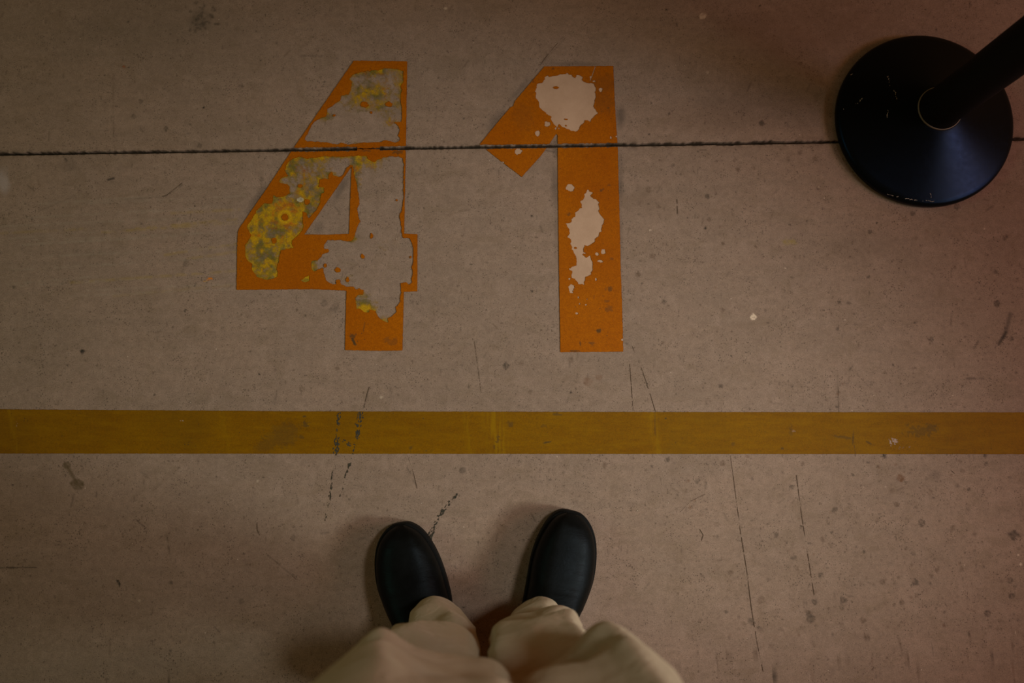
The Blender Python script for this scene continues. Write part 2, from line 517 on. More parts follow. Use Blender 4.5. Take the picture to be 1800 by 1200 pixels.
for (a0, b0, a1, b1, al) in [(240, 402, 416, 385, .35), (180, 408, 416, 392, .3), (290, 448, 417, 428, .30), (330, 455, 417, 442, .25),
                             (120, 497, 416, 476, .28), (0, 410, 150, 402, .25), (300, 375, 420, 368, .25), (200, 520, 416, 500, .12)]:
    line(a0, b0, a1, b1, 4, YEL, al, .35)
for k in range(16):
    yy = 340 + 180 * rng.rand(); x0 = 420 * rng.rand() * .6
    line(x0, yy + 14, x0 + 160 + 200 * rng.rand(), yy, 3, (.33, .27, .20), .22, .4)
for (a0, b0, a1, b1, w, c, al) in [
    
    
    (834, 600, 846, 690, 2, (.12, .08, .05), .4), (715, 820, 733, 857, 1.8, DARK, .4), (0, 998, 62, 997, 2.2, DARK, .6),
    (293, 940, 300, 985, 2, DARK, .55), (452, 924, 455, 938, 2.4, BROWN, .7), (154, 985, 160, 980, 2, DARK, .5),
    (200, 250, 199, 130, 1.6, BROWN, .35), (290, 345, 320, 325, 2, DARK, .55), (210, 350, 292, 346, 1.6, DARK, .4),
    (20, 392, 140, 340, 1.8, DARK, .3), (420, 150, 427, 152, 2.5, DARK, .7), (1315, 158, 1321, 143, 2.5, DARK, .7),
    (1180, 292, 1184, 291, 3, BLACK, .9), (1673, 555, 1670, 580, 2, DARK, .4), (1472, 660, 1475, 730, 1.8, DARK, .35),
    (1190, 352, 1191, 375, 2, DARK, .6), (649, 680, 640, 715, 2, DARK, .5), (520, 520, 560, 560, 1, DARK, .01),
    (530, 98, 566, 99, 2.4, DARK, .5), (130, 868, 125, 890, 2, DARK, .45), (70, 870, 70, 890, 2, DARK, .3), (150, 1178, 140, 1190, 2, DARK, .5),
    (470, 975, 525, 1020, 1.8, DARK, .4), (940, 125, 1000, 60, 1.4, DARK, .2), (940, 130, 960, 100, 1, DARK, .1)]:
    line(a0, b0, a1, b1, w, c, al, .25)
# scattered drops: many more to the right and low, as in the photograph
for k in range(620):
    x = 1130 + 680 * rng.rand() ** 0.75
    y = 260 + 940 * rng.rand() ** 0.62
    if 715 < y < 802: continue
    r = 0.9 + 2.3 * rng.rand() ** 2.5
    dot(x, y, r, [BROWN, DARK, RUST][rng.randint(3)], .2 + .45 * rng.rand(), r * (0.7 + .6 * rng.rand()), 180 * rng.rand())
for k in range(130):
    x = 1190 + 610 * rng.rand(); y = 790 + 400 * rng.rand()
    if y < 804: continue
    r = 2.4 + 2.8 * rng.rand()
    dot(x, y, r, [BROWN, BROWN, DARK][rng.randint(3)], .2 + .35 * rng.rand(), r * (0.7 + .6 * rng.rand()), 180 * rng.rand())
for k in range(420):
    x = 1800 * rng.rand(); y = 1200 * rng.rand()
    dot(x, y, 1.0 + 1.5 * rng.rand(), [DARK, BLACK][rng.randint(2)], .35 + .4 * rng.rand(), 0.9 + 1.0 * rng.rand())
for k in range(150):
    x = 1800 * rng.rand(); y = 1200 * rng.rand(); a = rng.rand() * 6.28; L = 4 + 14 * rng.rand()
    line(x, y, x + L * math.cos(a), y + L * math.sin(a), 1.6, [DARK, BROWN][rng.randint(2)], .2 + .3 * rng.rand())


def stain_grid(px, py):
    """composite the stains and painted shade at vertices (photo-calibrated floor coordinates). px,py 2-D, monotone"""
    H, Wd = px.shape
    C = np.zeros((H, Wd, 3)); C[:] = (0.1, 0.07, 0.05); A = np.zeros((H, Wd))
    rowy = py[:, Wd // 2]; desc = rowy[0] > rowy[-1]
    for s in STAINS_SHADE:
        if s[0] == 'dot':
            _, x, y, r, ry, rot, c, a, soft, rag = s
            R = max(r, ry) * 1.8 + 4
            bx = (x - R, x + R); by = (y - R, y + R)
        else:
            _, x0, y0, x1, y1, w, c, a, brk = s
            bx = (min(x0, x1) - w * 2 - 3, max(x0, x1) + w * 2 + 3); by = (min(y0, y1) - w * 2 - 3, max(y0, y1) + w * 2 + 3)
        rows = np.nonzero((py.max(1) > by[0]) & (py.min(1) < by[1]))[0]
        if len(rows) == 0: continue
        r0, r1 = rows[0], rows[-1] + 1
        sub = px[r0:r1]
        cols = np.nonzero((sub.max(0) > bx[0]) & (sub.min(0) < bx[1]))[0]
        if len(cols) == 0: continue
        q0, q1 = cols[0], cols[-1] + 1
        X = px[r0:r1, q0:q1]; Y = py[r0:r1, q0:q1]
        if s[0] == 'dot':
            t = math.radians(-rot); dx = X - x; dy = Y - y
            u = (dx * math.cos(t) - dy * math.sin(t)) / r; v = (dx * math.sin(t) + dy * math.cos(t)) / ry
            d = np.hypot(u, v) + rag * 2 * fbm(X / max(r, 3) * 1.6, Y / max(ry, 3) * 1.6, int(x) % 97, 4)
            m = np.clip((1.15 - d) / max(soft, .01), 0, 1)
            m = m * m * (3 - 2 * m) * (1 if soft > .7 else np.clip(.8 + 1.6 * fbm(X / 3, Y / 3, 7, 2), 0, 1.15))
        else:
            d, t = segd(X, Y, (x0, y0), (x1, y1))
            m = np.clip(1.2 - d / (w * .7 + .6), 0, 1)
            if brk: m = m * np.clip(0.6 + (fbm(X / 9, Y / 9, int(x0) % 89, 3)) * 4 * brk * 2, 0, 1)
        m = m * a
        a0 = A[r0:r1, q0:q1]; na = m + a0 * (1 - m)
        wgt = (m / np.maximum(na, 1e-6))[..., None]
        C[r0:r1, q0:q1] = C[r0:r1, q0:q1] * (1 - wgt) + np.array(c) * wgt
        A[r0:r1, q0:q1] = na
    return np.concatenate([C, A[..., None]], -1)


def axis(f0, f1, step, lo, hi):
    fine = np.arange(f0, f1 + step / 2, step)
    out = []; p, s = f1 + step, step
    while p < hi:
        s *= 1.35; p += s; out.append(min(p, hi))
    pre = []; p, s = f0 - step, step
    while p > lo:
        s *= 1.35; p -= s; pre.append(max(p, lo))
    return np.concatenate([np.array(pre[::-1]), fine, np.array(out)])


floor = None
base = bmesh.new()
bmesh.ops.create_cube(base, size=1)
for v in base.verts:
    v.co = Vector((v.co.x * 12, v.co.y * 12, -0.060 + (0.5 + v.co.z) * 0.052))
fm = bpy.data.meshes.new('floor'); base.to_mesh(fm); base.free()
floor = link('floor', fm, M_JOINT); floor['kind'] = 'structure'

XS = axis(-1.02, 1.04, 0.0020, -6, 6)


def slab(side):
    near = np.array([0, 0, 0.0006, 0.0018])       # the edge drop, then the top
    if side > 0: ys = axis(0.0038, 0.42, 0.0020, 0.0038, 5.4)
    else: ys = axis(0.0038, 0.86, 0.0020, 0.0038, 5.7)
    ys = np.concatenate([near, ys[ys > 0.0030]])
    X, D = np.meshgrid(XS, ys)
    e = jag(X, side)
    Y = JY + JS * X + side * (e * np.clip(1 - D / 0.05, 0, 1) + D)
    Z = np.zeros_like(X); Z[0] = -0.009
    Z[1] = -0.0012 - np.abs(fbm(XS * 300, XS * 0, 3, 2)) * .002
    px, py = PX(X.ravel(), Y.ravel(), 0); px = px.reshape(X.shape); py = py.reshape(X.shape)
    st = stain_grid(px, py)
    # grit and dirt held along the joint edge
    dj = np.exp(-D / (0.0014 + 0.006 * np.clip(fbm(X * 12, D * 20, 31 + side, 3) + .1, 0, 1)))
    dn = np.clip(fbm(X * 160, D * 160, 41, 3) * 3 + .35, 0, 1)
    aa = np.clip(dj * dn * 1.1, 0, .85)
    st[..., :3] = st[..., :3] * (1 - aa[..., None]) + np.array((0.04, 0.026, 0.016)) * aa[..., None]
    st[..., 3] = 1 - (1 - st[..., 3]) * (1 - aa)
    ny, nx = X.shape
    idx = np.arange(nx * ny).reshape(ny, nx)
    a, b, c, d = idx[:-1, :-1].ravel(), idx[:-1, 1:].ravel(), idx[1:, 1:].ravel(), idx[1:, :-1].ravel()
    F = np.stack([a, b, c, d] if side > 0 else [a, d, c, b], -1)
    V = np.stack([X.ravel(), Y.ravel(), Z.ravel()], -1)
    me = grid_mesh('concrete_slab', V, F, st.reshape(-1, 4))
    return link('concrete_slab', me, M_CONC, floor)


slab(1); slab(-1)


# ------------------------------------------------------------------ painted figures
def S(pts, ox, oy, k=5.0): return [(ox + x / k, oy + y / k) for x, y in pts]


FOUR = [(622, 107), (716, 108), (713.5, 262), (710.5, 411), (734, 411.5), (733.5, 512), (710, 513), (707.5, 616), (656, 616.5), (606.5, 615),
        (609, 511), (550, 508), (416, 509.5), (417.5, 420), (418.5, 408), (421, 401), (470, 330), (513, 265)]
COUNTER = [(618, 293), (613.5, 411), (575, 412.5), (535, 412)]
HOLE_A = S([(1100, 205), (1160, 190), (1250, 175), (1340, 165), (1380, 152), (1480, 155), (1545, 180), (1548, 270), (1525, 300), (1530, 340),
            (1520, 400), (1530, 500), (1535, 600), (1530, 625), (1470, 628), (1510, 670), (1515, 700), (1495, 745), (1515, 770), (1510, 795),
            (1465, 800), (1380, 785), (1340, 800), (1250, 800), (1140, 812), (1060, 825), (1000, 800), (960, 820), (870, 800), (780, 795),
            (700, 795), (680, 770), (695, 740), (760, 620), (820, 590), (870, 570), (880, 510), (920, 490), (950, 455), (990, 440),
            (1000, 390), (1060, 385), (1085, 330), (1095, 270), (1065, 245)], 400, 90)
HOLE_B = S([(640, 80), (700, 95), (800, 85), (870, 75), (940, 80), (1060, 78), (1150, 70), (1220, 75), (1245, 110), (1290, 125), (1310, 110),
            (1340, 100), (1370, 85), (1420, 75), (1500, 78), (1540, 95), (1550, 150), (1548, 300), (1545, 450), (1530, 550), (1510, 600),
            (1525, 660), (1530, 740), (1545, 795), (1600, 790), (1625, 840), (1635, 900), (1630, 1000), (1615, 1050)], 400, 260) + \
    S([(1630, 400), (1615, 450), (1620, 480), (1595, 505), (1570, 480), (1520, 487), (1525, 560), (1515, 650), (1480, 700), (1485, 740),
       (1440, 780), (1410, 800), (1415, 835), (1370, 820), (1330, 790), (1300, 730), (1250, 720), (1245, 750), (1200, 740), (1170, 715),
       (1135, 715), (1125, 620), (1150, 590), (1190, 585), (1195, 550), (1160, 535), (1130, 545), (1110, 515), (1040, 520), (1000, 500),
       (930, 500), (870, 470), (850, 400), (840, 350), (760, 385), (740, 360), (735, 310), (745, 290), (790, 290), (820, 260), (830, 235),
       (880, 220), (885, 200), (850, 190), (850, 150), (880, 110), (1000, 110), (1080, 125)], 400, 400) + \
    S([(1110, 800), (1120, 750), (1145, 680), (1165, 640), (1155, 600), (1140, 540), (1160, 490), (1150, 400), (1140, 330), (1120, 260),
       (1110, 200), (1105, 150), (1080, 150), (1040, 190), (1020, 235), (980, 255), (930, 240), (915, 210), (890, 235), (885, 280), (860, 270),
       (810, 275), (800, 330), (790, 345), (850, 345), (855, 390), (825, 400), (820, 450), (810, 500), (780, 545), (740, 590), (715, 620),
       (700, 600), (695, 570), (660, 560), (660, 650), (670, 700), (620, 770), (570, 810), (570, 850), (590, 880), (520, 885), (470, 900),
       (460, 960), (440, 1030), (430, 1070), (440, 1080), (435, 1140), (390, 1150), (345, 1160), (270, 1140), (240, 1110), (215, 1070),
       (215, 1020), (180, 990), (155, 950), (155, 860), (200, 790), (215, 765), (190, 740), (170, 700), (190, 660), (220, 620), (250, 560),
       (320, 490), (390, 490), (405, 415), (430, 435), (500, 430), (545, 400), (545, 340), (520, 320), (465, 310), (455, 290), (480, 265),
       (530, 245), (510, 200), (515, 160), (550, 110), (600, 90)], 400, 260)
CHIP = S([(635, 465), (715, 420), (718, 468), (690, 482)], 400, 400)
ISL4 = [(641, 184, 7, 5), (684, 184, 6, 5), (501, 382, 6, 6), (482, 423, 4.5, 5), (540, 355, 5, 5), (653, 416, 2.6, 5), (637.5, 451, 3.6, 4),
        (594, 474.5, 4.8, 4.6), (572, 467, 3, 3.4), (611, 492, 3, 4.4), (595, 497, 4, 6), (722, 452, 2, 2.4), (588, 203, 2, 1.6),
        (653, 198, 2, 2), (574, 441, 5, 3), (697, 352, 1.2, 1.2), (528, 327, 4, 3)]


def jcut(X, Y, keep=None):
    jd = np.abs(Y - JN(X)) - (3.0 + 2.2 * np.abs(fbm(X / 6, Y * 0 + 2, 8, 3)) * 2)
    if keep: jd = np.where((X > keep[0]) & (X < keep[1]), np.abs(Y - JN(X)) - 1.0 + 3 * fbm(X / 5, Y / 3, 3, 3), jd)
    return jd


def ell(X, Y, e, s, rag=1.6):
    x, y, a, b = e[:4]
    return (1 - np.hypot((X - x) / a, (Y - y) / b)) * min(a, b) + rag * 2 * fbm(X / 3.2, Y / 3.2, s, 3)


def four_old_region(X, Y):
    r = np.maximum(sdist(X, Y, HOLE_A), sdist(X, Y, HOLE_B))
    return np.maximum(r, sdist(X, Y, CHIP))


def four_fn(X, Y):
    f = np.minimum(sdist(X, Y, FOUR), -sdist(X, Y, COUNTER)) + 1.1 * fbm(X / 4, Y / 4, 2, 3)
    hole = four_old_region(X, Y) + 3.2 * fbm(X / 5, Y / 5, 21, 4)
    for k, e in enumerate(ISL4): hole = np.minimum(hole, -ell(X, Y, e, 60 + k))
    pin = (fbm(X / 2.2, Y / 2.2, 77, 2) - 0.43) * 20
    return np.minimum(np.minimum(f, -hole), np.minimum(jcut(X, Y, (628, 668)), np.where(pin > 0, -pin, 5)))


def blob(X, Y, lst):
    r = 0
    for x, y, a, b, w in lst:
        r = r + w * np.exp(-(((X - x) / a) ** 2 + ((Y - y) / b) ** 2))
    return r


YB = [(470, 420, 46, 62, 1.5), (455, 480, 30, 20, 1.0), (500, 385, 34, 34, 1.2), (545, 335, 40, 34, .75), (510, 295, 24, 20, .75), (555, 300, 20, 20, .6),
      (560, 280, 40, 6, .5), (655, 160, 45, 26, .70), (640, 127, 45, 7, .85), (700, 150, 12, 30, .5), (655, 183, 45, 12, .45), (575, 205, 12, 8, .7),
      (628, 290, 8, 36, .75), (650, 285, 24, 16, .55), (685, 214, 14, 14, .4), (640, 535, 20, 16, .75), (640, 545, 14, 10, .5), (618, 420, 9, 5, .9),
      (535, 492, 12, 8, 2.0), (612, 490, 12, 10, .35), (680, 430, 18, 14, .18), (552, 468, 6, 12, .5), (678, 562, 10, 6, .4), (600, 275, 60, 5, .35)]
OB = [(505, 365, 22, 14, 1.1), (505, 395, 22, 8, 1.0), (533, 300, 14, 14, 1.1), (640, 296, 22, 12, .7), (655, 130, 26, 12, .6), (690, 215, 14, 16, .8),
      (450, 412, 12, 7, .7), (494, 420, 6, 10, .8), (478, 378, 10, 16, .6), (690, 140, 9, 14, .5), (620, 178, 30, 8, .4), (684, 150, 10, 12, .5)]
GB = [(480, 405, 14, 16, 1.2), (482, 452, 9, 9, 1.3), (455, 440, 20, 12, .9), (430, 395, 10, 12, .6), (510, 295, 12, 12, .9), (545, 375, 14, 16, .9),
      (660, 170, 20, 10, .6), (475, 490, 16, 5, .9), (460, 460, 24, 10, .8), (560, 330, 22, 16, .6), (625, 300, 7, 24, .5), (640, 530, 18, 12, .7),
      (635, 125, 40, 5, .4)]


def old_cov(X, Y):
    ring = np.exp(-((np.hypot(X - 501, Y - 381) - 10) / 3.0) ** 2)
    rim = np.exp(-np.clip(four_old_region(X, Y), 0, 99) / 2.0)
    d = np.minimum(blob(X, Y, YB), 1.15)
    return d * (0.85 + 1.6 * fbm(X / 16, Y / 16, 5, 5)) + .75 * fbm(X / 5, Y / 5, 6, 4) * (d > .06) - 0.10 + ring + .45 * rim * (d > .10)


def old_fn(X, Y):
    return np.minimum(four_old_region(X, Y) + 4, np.minimum((old_cov(X, Y) - 0.02) * 6, jcut(X, Y)))


def old_col(X, Y):
    cov = old_cov(X, Y)
    n1 = fbm(X / 9, Y / 9, 15, 5); n2 = fbm(X / 6, Y / 6, 25, 4)
    yel = np.array((0.40, 0.22, 0.001)); grn = np.array((0.155, 0.115, 0.012)); org = np.array((0.36, 0.095, 0.003)); gry = np.array((0.18, 0.14, 0.075))
    g = np.clip(blob(X, Y, GB) * .75 + n1 * 3.4 + .22, 0, 1)[:, None]
    o = np.clip(blob(X, Y, OB) * .9 + n2 * 2.2 - .25, 0, 1)[:, None]
    c = yel * (1 - g) + grn * g
    c = c * (1 - o * .85) + org * o * .85
    gg = np.clip(fbm(X / 12, Y / 12, 35, 4) * 4 - .15, 0, 1)[:, None] * g
    c = c * (1 - gg * .7) + gry * gg * .7
    ring = np.exp(-((np.hypot(X - 501, Y - 381) - 10) / 3.0) ** 2)[:, None]
    for (rx, ry) in [(447, 442), (460, 441), (447, 423)]:
        ring = np.maximum(ring, np.exp(-((np.hypot(X - rx, Y - ry)) / 4.0) ** 2)[:, None])
    c = c * (1 - ring) + np.array((0.46, 0.25, 0.001)) * ring
    w = (np.hypot((X - 528) / 6, (Y - 351) / 4) < 1)[:, None]
    c = np.where(w, np.array((0.55, 0.48, 0.30)), c)
    a = np.clip(cov * 1.0, 0, .97)
    return np.concatenate([c, a[:, None]], 1)


def paint_stain(lst):
    def f(X, Y):
        A = np.zeros(len(X)); C = np.zeros((len(X), 3)); C[:] = (0.05, 0.035, 0.015)
        for (x, y, a, b, rot, al, rag) in lst:
            t = math.radians(rot); dx = X - x; dy = Y - y
            u = (dx * math.cos(t) - dy * math.sin(t)) / a; v = (dx * math.sin(t) + dy * math.cos(t)) / b
            d = np.hypot(u, v) + rag * 2 * fbm(X / 3.5, Y / 3.5, int(x) % 71, 3)
            A = np.maximum(A, al * np.clip((1.2 - d) / .5, 0, 1))
        return np.concatenate([C, A[:, None]], 1)
    return f


cx, cy = W(575, 360)
four = empty('painted_digit', (float(cx), float(cy), 0))
tag(four, 'large orange painted numeral 4 on the floor, worn through to yellow-green older paint', 'marking', 'orange bay number on the floor')
F4S = [(622, 600, 3, 9, 20, .9, .8), (620, 590, 5, 4, 0, .7, .9), (640, 575, 1.2, 9, -8, .5, .3), (680, 597, 6, 4, 0, .35, 1.0), (700, 268, 9, 3, 0, .6, 1.2),
       (690, 600, 10, 6, 0, .3, 1.0), (607, 263, 12, 2.5, 0, .6, 1.0), (560, 262, 20, 2.5, 0, .5, 1.0), (640, 265, 12, 2, 0, .5, 1.0)]
me = field_mesh('paint_coat', (410, 100, 742, 622), 1.05, four_fn, 0.0011, 0.0011, paint_stain(F4S))
link('paint_coat', me, M_ORANGE, four)
me = field_mesh('old_paint', (425, 112, 738, 575), 1.05, old_fn, 0.0005, 0, old_col)
o = link('old_paint', me, M_OLD, four); o['label'] = 'yellow and green older paint showing in the worn parts'

ONE = [(957, 117), (1078, 116.5), (1080, 170), (1084, 234), (1086, 260), (1087.5, 330), (1089, 380), (1091, 470), (1093.5, 540), (1095.5, 618),
       (1040, 618.5), (985, 619), (983, 500), (981.5, 400), (980.5, 300), (980, 238), (978, 235), (950, 275), (917, 311), (880, 283),
       (843, 254), (866, 226), (897, 189), (902, 187), (905, 178), (940, 137)]
SP1 = S([(690, 235), (715, 210), (730, 225), (800, 222), (830, 205), (870, 197), (910, 205), (935, 230), (960, 243), (968, 207), (1000, 215),
         (1027, 235), (1005, 250), (1030, 275), (1120, 290), (1133, 330), (1130, 420), (1115, 480), (1140, 520), (1155, 550), (1120, 575),
         (1100, 595), (1095, 630), (1060, 610), (1040, 605), (1020, 640), (990, 665), (980, 705), (920, 700), (880, 690), (850, 665),
         (815, 645), (800, 668), (765, 640), (745, 590), (748, 575), (720, 570), (680, 530), (640, 500), (632, 450), (605, 395), (615, 370),
         (603, 352), (620, 290), (665, 280), (680, 252)], 820, 90)
SP2 = S([(665, 258), (690, 290), (685, 315), (700, 340), (735, 345), (765, 380), (765, 470), (790, 505), (820, 530), (805, 570), (790, 600),
         (785, 630), (765, 650), (765, 670), (735, 690), (730, 720), (680, 762), (640, 755), (628, 790), (630, 820), (615, 840), (650, 860),
         (688, 850), (705, 900), (712, 960), (690, 1010), (640, 1040), (635, 1097), (590, 1102), (560, 1060), (525, 1040), (530, 990),
         (506, 965), (535, 938), (565, 935), (568, 870), (545, 820), (525, 780), (510, 700), (490, 685), (510, 650), (500, 610), (476, 568),
         (520, 550), (530, 520), (555, 500), (555, 470), (600, 430), (615, 430), (603, 375), (630, 350), (640, 310)], 900, 280)
CH1 = [(962, 218, 5, 4.5), (944.5, 234.5, 4.5, 4.5), (911.5, 267, 6, 5), (1056, 159, 2.8, 3.6), (1044, 143, 2.6, 1.2), (1039, 135.5, 2, 2),
       (1073.5, 242.5, 1.8, 2.4), (1083, 240, 1.4, 1.4), (977, 226, 1.6, 2), (982.5, 226, 1.3, 1.3), (1002, 330, 7.5, 7), (1039, 340, 3, 3),
       (1060.5, 443, 4.6, 4.2), (1049.5, 446.5, 2.6, 2.6), (1055, 459, 5, 2), (1047.5, 490, 1.5, 3), (1004.5, 508, 4.4, 8), (1001, 490, 1.8, 1.6),
       (1028, 445, 1.4, 1), (1013.6, 551, 2.6, 2.2), (1029.8, 535.4, 1.8, 1.6), (1019, 534, 1.2, 2), (1016.6, 523.4, 1.2, 2), (1011, 539, 1.2, 1.4),
       (1032, 526, 1, 1), (904.5, 231, 0.1, 0.1), (884, 285.5, 3, 1.6), (1094, 597, 2, 2), (1001, 346, 1, 1)]
ISL1 = [(977, 154.5, 5.4, 2.4), (994.6, 210, 3.0, 1.4), (995, 221, 1.6, 1.6), (1012, 436, 2.6, 1.8)]


def one_fn(X, Y):
    f = sdist(X, Y, ONE) + .9 * fbm(X / 4, Y / 4, 2, 3)
    hole = np.maximum(sdist(X, Y, SP1), sdist(X, Y, SP2)) + 5.0 * fbm(X / 3.6, Y / 3.6, 51, 5)
    for k, e in enumerate(ISL1): hole = np.minimum(hole, -ell(X, Y, e, 90 + k, .8))
    for k, e in enumerate(CH1): hole = np.maximum(hole, ell(X, Y, e, 120 + k, min(2.6, .7 * min(e[2], e[3]))))
    d, t = segd(X, Y, (1046.5, 118), (1037.5, 142))
    hole = np.maximum(hole, .75 - d)
    return np.minimum(np.minimum(f, -hole), jcut(X, Y))


def pale_fn(X, Y):
    return np.minimum(np.minimum(sdist(X, Y, ONE) - .4 + .9 * fbm(X / 4, Y / 4, 2, 3), jcut(X, Y)),
                      np.maximum.reduce([sdist(X, Y, SP1), sdist(X, Y, SP2)] + [ell(X, Y, e, 1, 0) for e in CH1] + [2 - segd(X, Y, (1046.5, 118), (1037.5, 142))[0]]) + 5)


cx, cy = W(1010, 360)
one = empty('painted_digit', (float(cx), float(cy), 0))
tag(one, 'large orange painted numeral 1 on the floor with pale chipped splotches', 'marking', 'orange bay number on the floor')
F1S = [(1057, 334, 4, 2.6, 30, .6, .9), (999, 376, 6, 3, 0, .55, 1.2), (1072, 326, 4, 2, 0, .4, .9), (1053, 581, 5, 4, 0, .8, .9), (1040, 604, 7, 3, -20, .5, 1.2),
       (1070, 507, 5, 4, 0, .55, 1.2), (1020, 605, 1.6, 5, 0, .6, .6), (1010, 617, 9, 1.5, 0, .7, .6), (1070, 543, 5, 5, 0, .4, 1.2), (1066, 529, 5, 2, 0, .4, .9),
       (1069, 190, 3, 2, 0, .6, .8), (937, 144, 3, 1.5, 45, .6, .4), (1075, 455, 4, 2, 0, .4, .9), (972, 121, 3, 2, 0, .5, .6),
       (1060, 150, 26, 20, 0, .22, .5), (1062, 180, 20, 20, 0, .22, .5), (920, 205, 20, 26, 0, .14, .5)]
me = field_mesh('paint_coat', (838, 110, 1102, 626), 1.05, one_fn, 0.0011, 0.0011, paint_stain(F1S))
link('paint_coat', me, M_ORANGE, one)
me = field_mesh('pale_undercoat', (860, 112, 1100, 610), 1.6, pale_fn, 0.0005, 0)
o = link('pale_undercoat', me, M_PALE, one); o['label'] = 'pale bare patches where the orange has flaked off'

# ------------------------------------------------------------------ mustard line
cx, cy = W(900, 760)
ln = empty('painted_line', (float(cx), float(cy), 0))
tag(ln, 'long straight mustard-yellow line painted across the floor in front of the shoes', 'marking')


def line_fn(X, Y):
    top = np.interp(X, [-1100, 0, 500, 1200, 1800, 2900], [718, 719, 722.5, 724, 724.5, 725])
    bot = np.interp(X, [-1100, 0, 1800, 2900], [796, 796.8, 798, 798.4])
    return np.minimum(Y - top, bot - Y) + .9 * fbm(X / 5, Y / 5, 9, 3)


SC = [(535, 732, 3, 2, 0, .7, .8), (538, 745, 6, 5, 0, .6, 1.2), (530, 768, 4, 3, 0, .4, 1.2), (893, 742, 4, 2.5, 0, .3, .8), (897, 745, 5, 4, 0, .5, .8),
      (962, 777, 7, 2, 8, .85, .6), (978, 728, 8, 2, 0, .5, 1.0), (955, 748, 6, 4, 0, .3, 1.2), (722, 787, 3, 3, 0, .5, .5), (749, 792, 1.6, 1.6, 0, .9, .3),
      (744, 735, 1.4, 1.4, 0, .9, .3), (1170, 735, 2, 2, 0, .8, .3), (1151, 745, 1.2, 20, 0, .55, .2), (875, 770, 3, 8, -15, .5, 1.1), (870, 785, 4, 5, 0, .4, 1.1),
      (500, 765, 26, 22, 30, .30, .6), (470, 780, 24, 14, 30, .25, .6), (1480, 768, 16, 2.5, -8, .45, .8), (1527, 778, 8, 1.8, -25, .6, .6),
      (1499, 770, 1.2, 12, -5, .55, .3), (1615, 757, 22, 9, 0, .40, 1.5), (1637, 752, 9, 7, 0, .5, 1.5), (1390, 757, 3, 10, 0, .3, .8), (1375, 788, 3, 2, 0, .6, .6),
      (20, 750, 2, 12, 0, .1, .4), (1200, 750, 1, 1, 0, .1, .4), (1288, 780, 4, 3, 0, .35, 1)]


def line_col(X, Y):
    r = paint_stain(SC)(X, Y)
    C, A = r[:, :3], r[:, 3]
    # brush streaks of brighter yellow, pale scrapes
    for (x0, x1, a) in [(862, 880, .5), (820, 826, .3), (1148, 1154, .45), (22, 26, .4), (392, 400, .18)]:
        xm = (x0 + x1) / 2 + (Y - 760) * .16
        m = np.exp(-((X - xm) / (x1 - x0)) ** 2) * a * np.clip(.5 + 3 * fbm(X / 3, Y / 30, 4, 3), 0, 1)
        C = C * (1 - (m > A)[:, None]) + np.array((.27, .145, .001)) * (m > A)[:, None]; A = np.maximum(A, m)
    for (x, y, a, b, rot, al) in [(1568, 776, 9, 7, 0, .8), (1583, 785, 4, 4, 0, .7), (1597, 785, 3, 3, 0, .6), (320, 739, 5, 1.3, 15, .9), (1394, 758, 4, 3, 0, .3), (30, 745, 1.5, 4, 0, .4)]:
        t = math.radians(rot); dx = X - x; dy = Y - y
        u = (dx * math.cos(t) - dy * math.sin(t)) / a; v = (dx * math.sin(t) + dy * math.cos(t)) / b
        d = np.hypot(u, v) + 1.5 * fbm(X / 3, Y / 3, int(x) % 7, 3)
        m = al * np.clip((1 - d) / .3, 0, 1) * (fbm(X / 2.5, Y / 2.5, 8, 2) > -.02)
        C = np.where((m > .1)[:, None], np.array((.36, .26, .22)), C); A = np.maximum(A, m)
    return np.concatenate([C, A[:, None]], 1)


me = field_mesh('paint_coat', (-1100, 712, 2900, 804), 1.6, line_fn, 0.0008, 0.0008, line_col)
link('paint_coat', me, M_YELLOW, ln)


# black rubber scuffs (flat marks on line and slab)
def scuff(name, segs, parent, z, seed, dens):
    xs = [p for s in segs for p in (s[0], s[2])]; ys = [p for s in segs for p in (s[1], s[3])]

    def fn(X, Y):
        f = np.full(X.shape, -9.0)
        for (x0, y0, x1, y1, w) in segs:
            d, t = segd(X, Y, (x0, y0), (x1, y1))
            f = np.maximum(f, w * (.65 + .8 * fbm(t * 7, t * 0, seed, 2)) - d)
        dx, dy = segs[0][2] - segs[0][0], segs[0][3] - segs[0][1]
        L = math.hypot(dx, dy); dx /= L; dy /= L
        u = X * dx + Y * dy; v = -X * dy + Y * dx
        return np.minimum(f + 5 * fbm(u / 5.5, v / 2.2, seed, 4), (fbm(u / 4, v / 1.8, seed + 5, 3) + dens) * 12)
    me = field_mesh(name, (min(xs) - 12, min(ys) - 10, max(xs) + 12, max(ys) + 10), 0.8, fn, z, 0)
    link(name, me, M_MARK, parent)


scuff('scuff_mark', [(597, 727, 594, 745, 6), (594, 745, 592, 768, 2.5), (593, 770, 590, 796, 7)], ln, 0.0010, 3, .05)
scuff('scuff_mark', [(634, 728, 630, 745, 7), (630, 745, 628, 768, 5), (625, 775, 621, 796, 2.5)], ln, 0.0010, 5, .04)
scuff('scuff_mark', [(606, 775, 613, 782, 5)], ln, 0.0010, 7, -.04)
scuff('scuff_mark', [(586, 828, 578, 888, 2.6), (578, 888, 569, 925, 1.6)], floor, 0.0006, 9, .0)
scuff('scuff_mark', [(618, 806, 604, 850, 1.8), (604, 855, 597, 873, 1.2)], floor, 0.0006, 11, -.03)
scuff('scuff_mark', [(803, 868, 790, 885, 2.5), (790, 885, 772, 905, 5), (772, 905, 755, 945, 5)], floor, 0.0006, 13, -.02)


